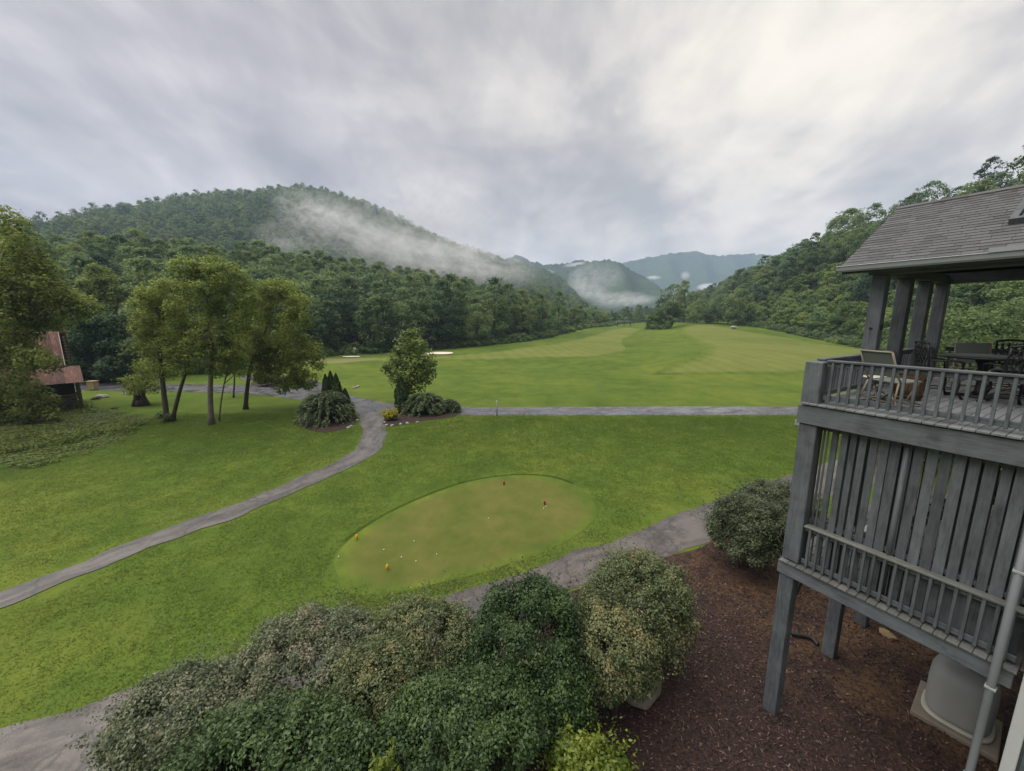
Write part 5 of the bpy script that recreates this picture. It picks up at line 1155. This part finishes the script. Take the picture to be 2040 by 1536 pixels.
# --- left: valley edge, foothill, mountain
x, y = jitter_grid(-420, 160, 48, 420, 6.6); dl_ = (edgeL(y) - x) * .65; k = (dl_ > 1.5) & (dl_ < 330); x, y = x[k], y[k]; z = h(x, y); k = infrustum(x, y, z, 16, 450); x, y, z = x[k], y[k], z[k]
k = visible(x, y, z, 17); x, y, z = x[k], y[k], z[k]; d = np.hypot(x, y); dl_ = (edgeL(y) - x) * .65
# keep the clearing round the barn, the drive and the lawn group free
clear = (d > 84) | (x > -45); x, y, z, d, dl_ = x[clear], y[clear], z[clear], d[clear], dl_[clear]
ul_ = project(np.c_[x, y, z + 6])[0]; order = np.argsort(d + dl_ * .35 + np.maximum(0, d - 240) * .3 + (ul_ < -30) * 1e4); ind = order[:140]; rest = order[140:]
for i in ind:
    front = dl_[i] < 12; kk = rs.choice([0, 1, 2, 3, 4, 1, 4, 2, 0] if front else [0, 1, 2, 0, 1, 0, 3]); s = rs.uniform(.66, 1.16)
    place_tree(kk, x[i], y[i], z[i], s, rs.uniform(0, 6.28), sized(s) + ' ' + LBL[PRO[kk][3]] + (' at the forest edge ' if dl_[i] < 7 else ' in the second row ' if dl_[i] < 16 else ' low on the left slope ' if dl_[i] < 40 else ' high on the left slope ') + near_left(project(np.array([[x[i], y[i], z[i] + 6]]))[0][0]), 'trees of the forest left of the fairway')
P1 = [np.c_[x[rest], y[rest], z[rest]]]; S1 = [rs.uniform(.62, 1.2, len(rest))]; I1 = [rs.choice([0, 1, 0, 1, 0, 1, 2], len(rest))]
x, y = jitter_grid(-1100, 300, 150, 1350, 8.8); z = h(x, y); dl_ = (edgeL(y) - x) * .65; k = ((dl_ >= 330) | (y >= 420)) & (dl_ > 2); x, y, z = x[k], y[k], z[k]
k = infrustum(x, y, z, 15, 350); x, y, z = x[k], y[k], z[k]; k = visible(x, y, z, 16, 4); x, y, z = x[k], y[k], z[k]
P1b, S1b, I1b = np.c_[x, y, z], rs.uniform(.58, 1.12, len(x)), rs.choice([0, 1, 0, 1, 2, 3], len(x))
# --- right: hillside
x, y = jitter_grid(50, 420, 8, 560, 5.6); dr = x - edgeR(y); k = (dr > .8) & (dr < 200); x, y, dr = x[k], y[k], dr[k]; z = h(x, y); k = infrustum(x, y, z, 12, 900); x, y, z, dr = x[k], y[k], z[k], dr[k]
thin = (dr < 34) | (rs.rand(len(x)) < .45); x, y, z, dr = x[thin], y[thin], z[thin], dr[thin]
k = visible(x, y, z, 12, 3.5); x, y, z, dr = x[k], y[k], z[k], dr[k]; d = np.hypot(x, y); u_, v_ = project(np.c_[x, y, z + 5])
hid = (u_ > 1720) & (v_ > 560); order = np.argsort(d + dr * .5 + hid * 60 + (u_ > 2070) * 1e4); ind = order[:150]; rest = order[150:]
def rk(dr_): return rs.choice([6, 7, 8, 6, 7]) if dr_ < 30 else rs.choice([0, 1, 1, 8, 2, 0])
for i in ind:
    kk = rk(dr[i]); s = rs.uniform(.75, 1.1) if kk > 5 else rs.uniform(.62, .92)
    place_tree(kk, x[i], y[i], z[i], s, rs.uniform(0, 6.28), sized(s * (1.12 if kk < 6 else 1)) + ' ' + LBL[PRO[kk][3]] + (' at the hillside foot ' if dr[i] < 6 else ' low on the hillside ' if dr[i] < 16 else ' halfway up the hillside ' if dr[i] < 32 else ' near the hillside skyline ') + near_right(u_[i]), 'trees of the hillside right of the fairway', 'hillside_tree')
P2 = np.c_[x[rest], y[rest], z[rest]]; I2 = np.array([rk(q) for q in dr[rest]]); S2 = np.where(I2 > 5, rs.uniform(.75, 1.15, len(rest)), rs.uniform(.62, .95, len(rest)))
# --- valley floor beyond the fairways
x, y = jitter_grid(60, 330, 290, 760, 9); k = (y > 300 + .12 * x) & (x > edgeL(y) - 3) & (x < edgeR(y) + 60); x, y = x[k], y[k]; z = h(x, y); k = infrustum(x, y, z, 14); x, y, z = x[k], y[k], z[k]
P3, S3, I3 = np.c_[x, y, z], rs.uniform(.7, 1.05, len(x)), rs.choice([0, 1, 2, 3, 5], len(x))
allP = np.concatenate(P1 + [P2, P3]); allS = np.concatenate(S1 + [S2, S3]); allI = np.concatenate(I1 + [I2, I3])
fo = scatter('forest', allP, rs.uniform(0, 6.28, len(allP)), allS, allI, [p[0] for p in PRO]); tag(fo, 'dense woodland covering the slopes behind the edge trees', 'woodland')
fm = scatter('forest', P1b, rs.uniform(0, 6.28, len(P1b)), S1b, I1b, LOD); tag(fm, 'woodland covering the far mountain on the left', 'woodland')
print('forest counts', len(allP), len(P1b))
# --- single trees that stand out, placed by base, top and width in the photo
def stand(u, vb, vt, k, label, name='forest_tree', group='tall trees at the end of the right fairway', wpx=None, Y=None):
    b = G(u, vb) if Y is None else np.array([*at(u, vb, Y)[:2], 0]); b[2] = float(h(b[0], b[1])); top = at(u, vt, b[1])[2]; s = (top - b[2]) / PRO[k][2]
    return place_tree(k, b[0], b[1], b[2], s, rs.uniform(0, 6.28), label, group, name, 1.0)
for q, (u, vb, vt, k, lab) in enumerate(((1340, 643, 566, 0, 'large dark tree crown left of the end of the right fairway'), (1362, 643, 558, 2, 'tallest dark tree at the end of the right fairway'), (1322, 643, 592, 1, 'dark tree behind the thicket in the middle of the valley'),
        (1388, 644, 596, 0, 'dark round tree at the centre of the far tree line'), (1408, 644, 600, 1, 'dark tree right of centre in the far tree line'), (1430, 645, 590, 0, 'dark tree before the right corner of the far tree line'), (1450, 646, 582, 1, 'tree at the right corner of the far tree line'), (1470, 649, 575, 0, 'tree where the far tree line meets the hillside'), (1374, 643, 612, 6, 'low dark tree under the tallest one at the fairway end'), (1418, 644, 614, 7, 'low bushy tree at the end of the right fairway'))):
    stand(u, vb, vt, k, lab)
for q, (u, vb, vt, k, lab) in enumerate(((745, 703, 590, 4, 'dark vine draped column at the forest edge left of the young maple'), (768, 700, 585, 4, 'vine draped column just behind the young maple'), (805, 700, 572, 2, 'tall tree behind the young maple'), (845, 698, 575, 3, 'tall tree right above the young maple'), (885, 694, 556, 2, 'tallest bright tree of the left forest edge'), (905, 692, 575, 4, 'vine draped tree right of the tallest edge tree'), (950, 690, 605, 0, 'round edge tree left of the bunker line'), (985, 684, 592, 1, 'round dark tree at the middle of the left forest edge'),
        (1040, 676, 575, 2, 'tall dark tree of the trio at the right of the left forest edge'), (1075, 670, 583, 3, 'middle tall tree of the trio at the left forest edge'), (1112, 665, 578, 3, 'last tall dark tree of the left forest edge before the valley opens'), (640, 690, 612, 6, 'pale bushy tree at the forest edge behind the locust trees'), (690, 690, 640, 7, 'round bush tree at the forest edge left of the vine column'), (665, 680, 540, 0, 'big dark tree behind the bushy edge trees'), (600, 690, 560, 1, 'dark tree behind the broad locust tree'))):
    stand(u, vb, vt, k, lab, group='edge trees left of the fairway')
blob_tree('thicket_tree', 'bushy green thicket on the ridge between the two fairways', 'tree', (1318, 655), None,
          [(1300, 640, 13, 0), (1315, 628, 15, 3), (1335, 615, 16, 8), (1350, 622, 14, 8), (1305, 655, 12, -2), (1322, 650, 13, 0), (1332, 640, 12, 4), (1295, 652, 9, -1), (1316, 660, 10, -4), (1335, 660, 6, -3)], [[(1318, 655, .3, 0), (1320, 640, .2, 0), (1325, 620, .1, 3)]], 'thicket', (.6, .42), 9, 91, crad=1.1)
# edge undergrowth: tangled low vines along the left wood
n = 900; yy = rs.uniform(70, 290, n); xx = edgeL(yy) + rs.uniform(-3.5, 2.6, n); sm = crown_mesh('undergrowth', 3.0, 5.2, 0, 20, .9, (.42, .32), 34, 31, 'vine'); sm2 = crown_mesh('undergrowth', 2.4, 4.6, 0, 18, .8, (.42, .32), 34, 32, 'thicket')
ug = scatter('undergrowth', np.c_[xx, yy, h(xx, yy) - .2], rs.uniform(0, 6.28, n), rs.uniform(.35, .95, n), rs.choice([0, 0, 1], n), [sm, sm2]); tag(ug, 'tangled vines and low growth along the left forest edge', 'undergrowth')
n = 500; yy = rs.uniform(60, 330, n); xx = edgeR(yy) + rs.uniform(-1.8, 1.6, n)
ug = scatter('undergrowth', np.c_[xx, yy, h(xx, yy) - .2], rs.uniform(0, 6.28, n), rs.uniform(.4, .9, n), rs.choice([0, 1, 1], n), [sm, sm2]); tag(ug, 'low growth along the foot of the right hillside', 'undergrowth')
# tell look-alikes with the same words apart by their order from the left
by = {}
for o in COL.objects:
    if o.get('group') in ('trees of the forest left of the fairway', 'trees of the hillside right of the fairway'): by.setdefault(o['label'], []).append(o)
for lab, L_ in by.items():
    if 1 < len(L_) <= 12:
        L_.sort(key=lambda o: o.location.x / o.location.y)
        for q, o in enumerate(L_): o['label'] = lab + ', ' + ('first second third fourth fifth sixth seventh eighth ninth tenth eleventh twelfth'.split()[q]) + ' from left'
# trees close behind the porch
PRO.append((crown_mesh('crown', 13, 9.5, .8, 120, 1.1, (.26, .18), 95, 41, 'vine'), trunk_mesh(12, .22, 41), 13, 'broad')); PRO.append((crown_mesh('crown', 15, 8.5, 1.0, 120, 1.1, (.26, .18), 95, 42, 'vine', 'tall'), trunk_mesh(14, .22, 42), 15, 'tall'))
for q, (px, py, k, s) in enumerate(((27, 24, 9, .8), (33, 20, 10, .8), (31, 28, 9, .75), (38, 25, 10, .85), (40, 32, 9, .8), (26, 17, 10, .7), (34, 14, 9, .85), (44, 20, 10, .9), (46, 34, 9, .9), (52, 27, 10, 1.0), (52, 40, 9, 1.1))):
    place_tree(k, px, py, float(h(px, py)), s, q * 1.3, 'dark tree behind the porch, ' + ['seen past the second column', 'right of the last column', 'seen past the first column', 'third row, right of the last column', 'far, between the columns', 'nearest, at the far rail', 'behind the iron table', 'far, right of the last column', 'far, left of the columns', 'far, by the right edge', 'farthest, by the first column'][q], 'trees behind the porch', 'forest_tree')

# ------------------------------------------------------------------ grass, weeds, mulch chips
def patch(name, n, size, hgt, wid, seed, mat, lean=.5, broad=False):
    rs = np.random.RandomState(seed); P = np.c_[rs.uniform(-size / 2, size / 2, (n, 2)), np.zeros(n)]; a = rs.uniform(0, 6.28, n); T = np.stack([np.cos(a), np.sin(a), 0 * a], 1); hh = hgt * rs.uniform(.5, 1.2, n)
    if broad:
        P[:, 2] = hh * rs.rand(n); N = rs.normal(0, .5, (n, 3)); N[:, 2] += 1; N /= np.linalg.norm(N, axis=1, keepdims=True); V, F = leaf_quads(P, N, wid * rs.uniform(.7, 1.4, n), wid * .65, rs)
    else:
        B = np.stack([-np.sin(a), np.cos(a), 0 * a], 1); w = wid * rs.uniform(.7, 1.2, n)[:, None]; tip = P + np.array([0, 0, 1]) * hh[:, None] + T * (hh * rs.uniform(0, lean * 2, n))[:, None]; md = P + (tip - P) * .55 + np.array([0, 0, .12]) * hh[:, None]
        V = np.stack([P - B * w * .5, md - B * w * .5, tip, md + B * w * .5], 1).reshape(-1, 3); F = np.arange(4 * n).reshape(n, 4)
    me = arrays_mesh(name, V, F, False, {'tint': ('FACE', 'FLOAT', np.clip(.5 + rs.normal(0, .2, n), 0, 1))}); me.materials.append(M[mat]); return me
GP = [patch('grass_patch', 330, 1.15, .030, .016, 100 + k, 'blade', 1.5) for k in range(3)]
polys = [('TEE', TEE), ('BED', BED)]
def ribbon_polys(o):
    nxx = {'path': 10, 'cart_path': 9, 'road': 9}[o.name.split('.')[0]]; v = np.array([q.co[:2] for q in o.data.vertices])
    return np.concatenate([v[::nxx], v[nxx - 1::nxx][::-1]])
blocked = [TEE, BED] + [ribbon_polys(bpy.data.objects[q]) for q in ('path', 'cart_path', 'road')]
x, y = jitter_grid(-34, 30, 6, 37, .82); z = h(x, y); k = infrustum(x, y, z, .1, 20)
for p in blocked:
    for ox, oy in ((0, 0), (.12, 0), (-.12, 0), (0, .12), (0, -.12)): k &= ~in_poly(p, x + ox, y + oy)
x, y, z = x[k], y[k], z[k]
scatter('lawn_grass', np.c_[x, y, z], rs.uniform(0, 6.28, len(x)), rs.uniform(.8, 1.35, len(x)) * (1 + .5 * sstep(18, 36, y)), rs.choice(3, len(x)), GP)
tag(bpy.data.objects['lawn_grass'], 'short green lawn grass between the paths', 'grass')
WP = [patch('weed_patch', 90, .8, .07, .055, 110 + k, 'weed', broad=True) for k in range(2)]
# longer grass standing along the far rim of the tee
tp = np.concatenate([TEE + (np.roll(TEE, -1, 0) - TEE) * q for q in np.linspace(0, 1, 4)[:-1]]); nv_ = tp - TEE.mean(0); nv_ /= np.linalg.norm(nv_, axis=1, keepdims=True); k = nv_[:, 1] - nv_[:, 0] * .55 > .25; tp = (tp + nv_ * .13)[k]
RIM = [patch('rim_patch', 110,   .30, .032, .016, 140, 'blade', .5)]
scatter('rim_grass', np.c_[tp, h(tp[:, 0], tp[:, 1])], rs.uniform(0, 6.28, len(tp)), rs.uniform(.8, 1.2, len(tp)), np.zeros(len(tp), int), RIM); tag(bpy.data.objects['rim_grass'], 'longer dark grass along the far rim of the oval tee', 'grass')
# clover like weeds on the bank between the tee and the near path
pu, pv = rs.uniform(690, 1200, 900), rs.uniform(1040, 1235, 900); pts = [G(a, b) for a, b in zip(pu, pv)]; pts = np.array(pts); k = ~in_poly(TEE, pts[:, 0], pts[:, 1])
for p in blocked[1:3]: k &= ~in_poly(p, pts[:, 0], pts[:, 1] - .3) & ~in_poly(p, pts[:, 0], pts[:, 1])
k &= (pts[:, 1] < np.interp(pts[:, 0], [-7, -2, 2, 5], [12.2, 13.0, 14.6, 17.2])) & (rs.rand(900) < .5); pts = pts[k]
scatter('weeds', pts, rs.uniform(0, 6.28, len(pts)), rs.uniform(.6, 1.1, len(pts)), rs.choice(2, len(pts)), WP); tag(bpy.data.objects['weeds'], 'clover like weeds between the oval tee and the near path', 'weeds')
WR = [patch('weed_patch', 150, 1.3, .32, .17, 120 + k, 'weed', broad=True) for k in range(3)]
x, y = jitter_grid(-62, -18, 24, 48, .85); k = in_poly(ROUGH, x, y) & (rs.rand(len(x)) < .8); x, y = x[k], y[k]; z = h(x, y)
scatter('weeds', np.c_[x, y, z], rs.uniform(0, 6.28, len(x)), np.c_[rs.uniform(.8, 1.3, len(x)), rs.uniform(.8, 1.3, len(x)), rs.uniform(.3, 1.6, len(x)) * (.4 + .9 * (und(x, y, 9) > 0))], rs.choice(3, len(x)), WR); tag(bpy.data.objects['weeds.001'], 'unmown weeds below the barn at the left edge', 'weeds')
n = 52000; px, py = rs.uniform(.5, 16, n), rs.uniform(4.0, 17, n); k = in_poly(BED, px, py); px, py = px[k], py[k]; u_, v_ = project(np.c_[px, py, h(px, py)]); k = (u_ > 1080) & (u_ < 2080) & (v_ < 1580); px, py = px[k], py[k]; n = len(px)
P = np.c_[px, py, h(px, py) + .045 + rs.uniform(0, .025, n)]; N = rs.normal(0, .45, (n, 3)); N[:, 2] += 1; N /= np.linalg.norm(N, axis=1, keepdims=True)
V, F = leaf_quads(P, N, .085 * rs.uniform(.5, 1.5, n), .026 * rs.uniform(.6, 1.4, n), rs)
link('mulch_chips', arrays_mesh('mulch_chips', V, F, False, {'tint': ('FACE', 'FLOAT', rs.rand(n) ** 1.3)}), M['chip'], None, kind='stuff', label='loose dark bark chips on the planting bed', cat='mulch')

# ------------------------------------------------------------------ haze and mist
def volume_box(name, a, b, build, label=None):
    o = MB().box(a, b).build(name, None); m, t = material(name); sh = build(t); ou = t.n('OutputMaterial'); t.t.links.new(sh, ou.inputs['Volume']); o.data.materials.append(m); o['kind'] = 'stuff'
    if label: o['label'] = label
    return o
def hz(t):
    v = t.n('VolumePrincipled', Density=HAZE, Anisotropy=.2); v.inputs['Color'].default_value = (.58, .73, 1.0, 1); return v.outputs[0]
HAZE = 2.4e-4
volume_box('haze', (-1500, -120, -24), (5200, 3800, 470), hz)
def mist(label, u, v, Y, size, dens, scale, seed, tilt=0, thr=.46, stretch=(1, 1, 1)):
    c = at(u, v, Y); o = MB().lathe([(math.sin(a) * 1.0, -math.cos(a)) for a in np.linspace(.02, math.pi - .02, 9)], n=14).build('mist', None); o.location = c; o.scale = size; o.rotation_euler = (0, R(tilt), 0)
    m, t = material('mist'); oc = t.n('TexCoord').outputs['Object']; L_ = t.n('VectorMath', _operation='LENGTH'); t.set(L_.inputs[0], oc)
    fall = t.ramp(L_.outputs['Value'], [(.12, 1), (.55, .45), (.92, 0)], 'EASE')
    nz = t.noise(t.mapv(oc, (scale * 1.7, scale * 1.7, scale * 1.15), (seed, seed * .37, 0)), 1.0, 8, .68, 1.3)
    f = t.math('MULTIPLY', t.math('MULTIPLY', fall, t.ramp(nz, [(thr - .01, 0), (thr + .07, .35), (thr + .18, 1)])), dens * 3.6)
    vv = t.n('VolumePrincipled', Density=f, Anisotropy=.1); vv.inputs['Color'].default_value = (.97, .97, 1.0, 1)
    ou = t.n('OutputMaterial'); t.t.links.new(vv.outputs[0], ou.inputs['Volume']); o.data.materials.append(m); return tag(o, label, None, None, 'stuff')
mist('white cloud wisp clinging to the mountain below its peak', 640, 432, 405, (60, 36, 30), .015, 2.9, 1.0, 16, .46)
mist('broad mist bank lying on the wooded slope under the mountain', 745, 482, 330, (76, 34, 38), .013, 2.9, 2.0, 22, .45)
mist('mist bank over the middle of the wooded slope', 850, 512, 370, (88, 36, 36), .013, 2.7, 3.0, 16, .44)
mist('mist trailing down the ridge towards the valley', 955, 525, 420, (85, 40, 32), .011, 2.7, 4.0, 12, .43)
mist('faint low cloud brushing the ridge right of the peak', 850, 435, 600, (150, 60, 85), .007, 2.2, 6.5, 8, .40)
mist('thin mist over the shoulder of the mountain', 575, 480, 310, (34, 24, 22), .010, 2.8, 5.5, 10, .46)
mist('pale mist lying in the valley mouth between the hills', 1180, 584, 860, (66, 50, 26), .007, 2.4, 5.0, 12, .42)
mist('ragged mist at the foot of the blue middle hill', 1235, 597, 900, (80, 50, 24), .008, 2.6, 5.7, -6, .42)
mist('torn mist scrap rising on the left flank of the middle hill', 1150, 560, 880, (30, 30, 36), .006, 2.8, 6.3, 10, .43)
mist('mist thread right of the middle hill', 1275, 600, 900, (50, 40, 16), .008, 2.6, 7.3, -10, .42)
mist('thin mist rising on the blue middle hill', 1185, 556, 1000, (95, 80, 60), .0028, 3.0, 6.0, 0, .42)
mist('small white cloud scrap on the blue ridge left of the middle hill', 1095, 546, 1350, (26, 14, 18), .03, 2.5, 7.0, 0, .40)
mist('small white cloud scrap on the crest of the middle hill', 1145, 527, 1500, (60, 20, 10), .025, 2.5, 8.0, -8, .40)
mist('small white cloud scrap on the far blue range', 1302, 553, 1900, (46, 20, 12), .03, 2.5, 9.0, 0, .40)
mist('small upright cloud scrap on the far blue range', 1365, 549, 1900, (30, 14, 26), .025, 2.5, 10.0, 0, .40)
mist('white cloud bank lying at the right end of the far range', 1412, 572, 1800, (66, 30, 22), .03, 2.4, 11.0, 0, .38)
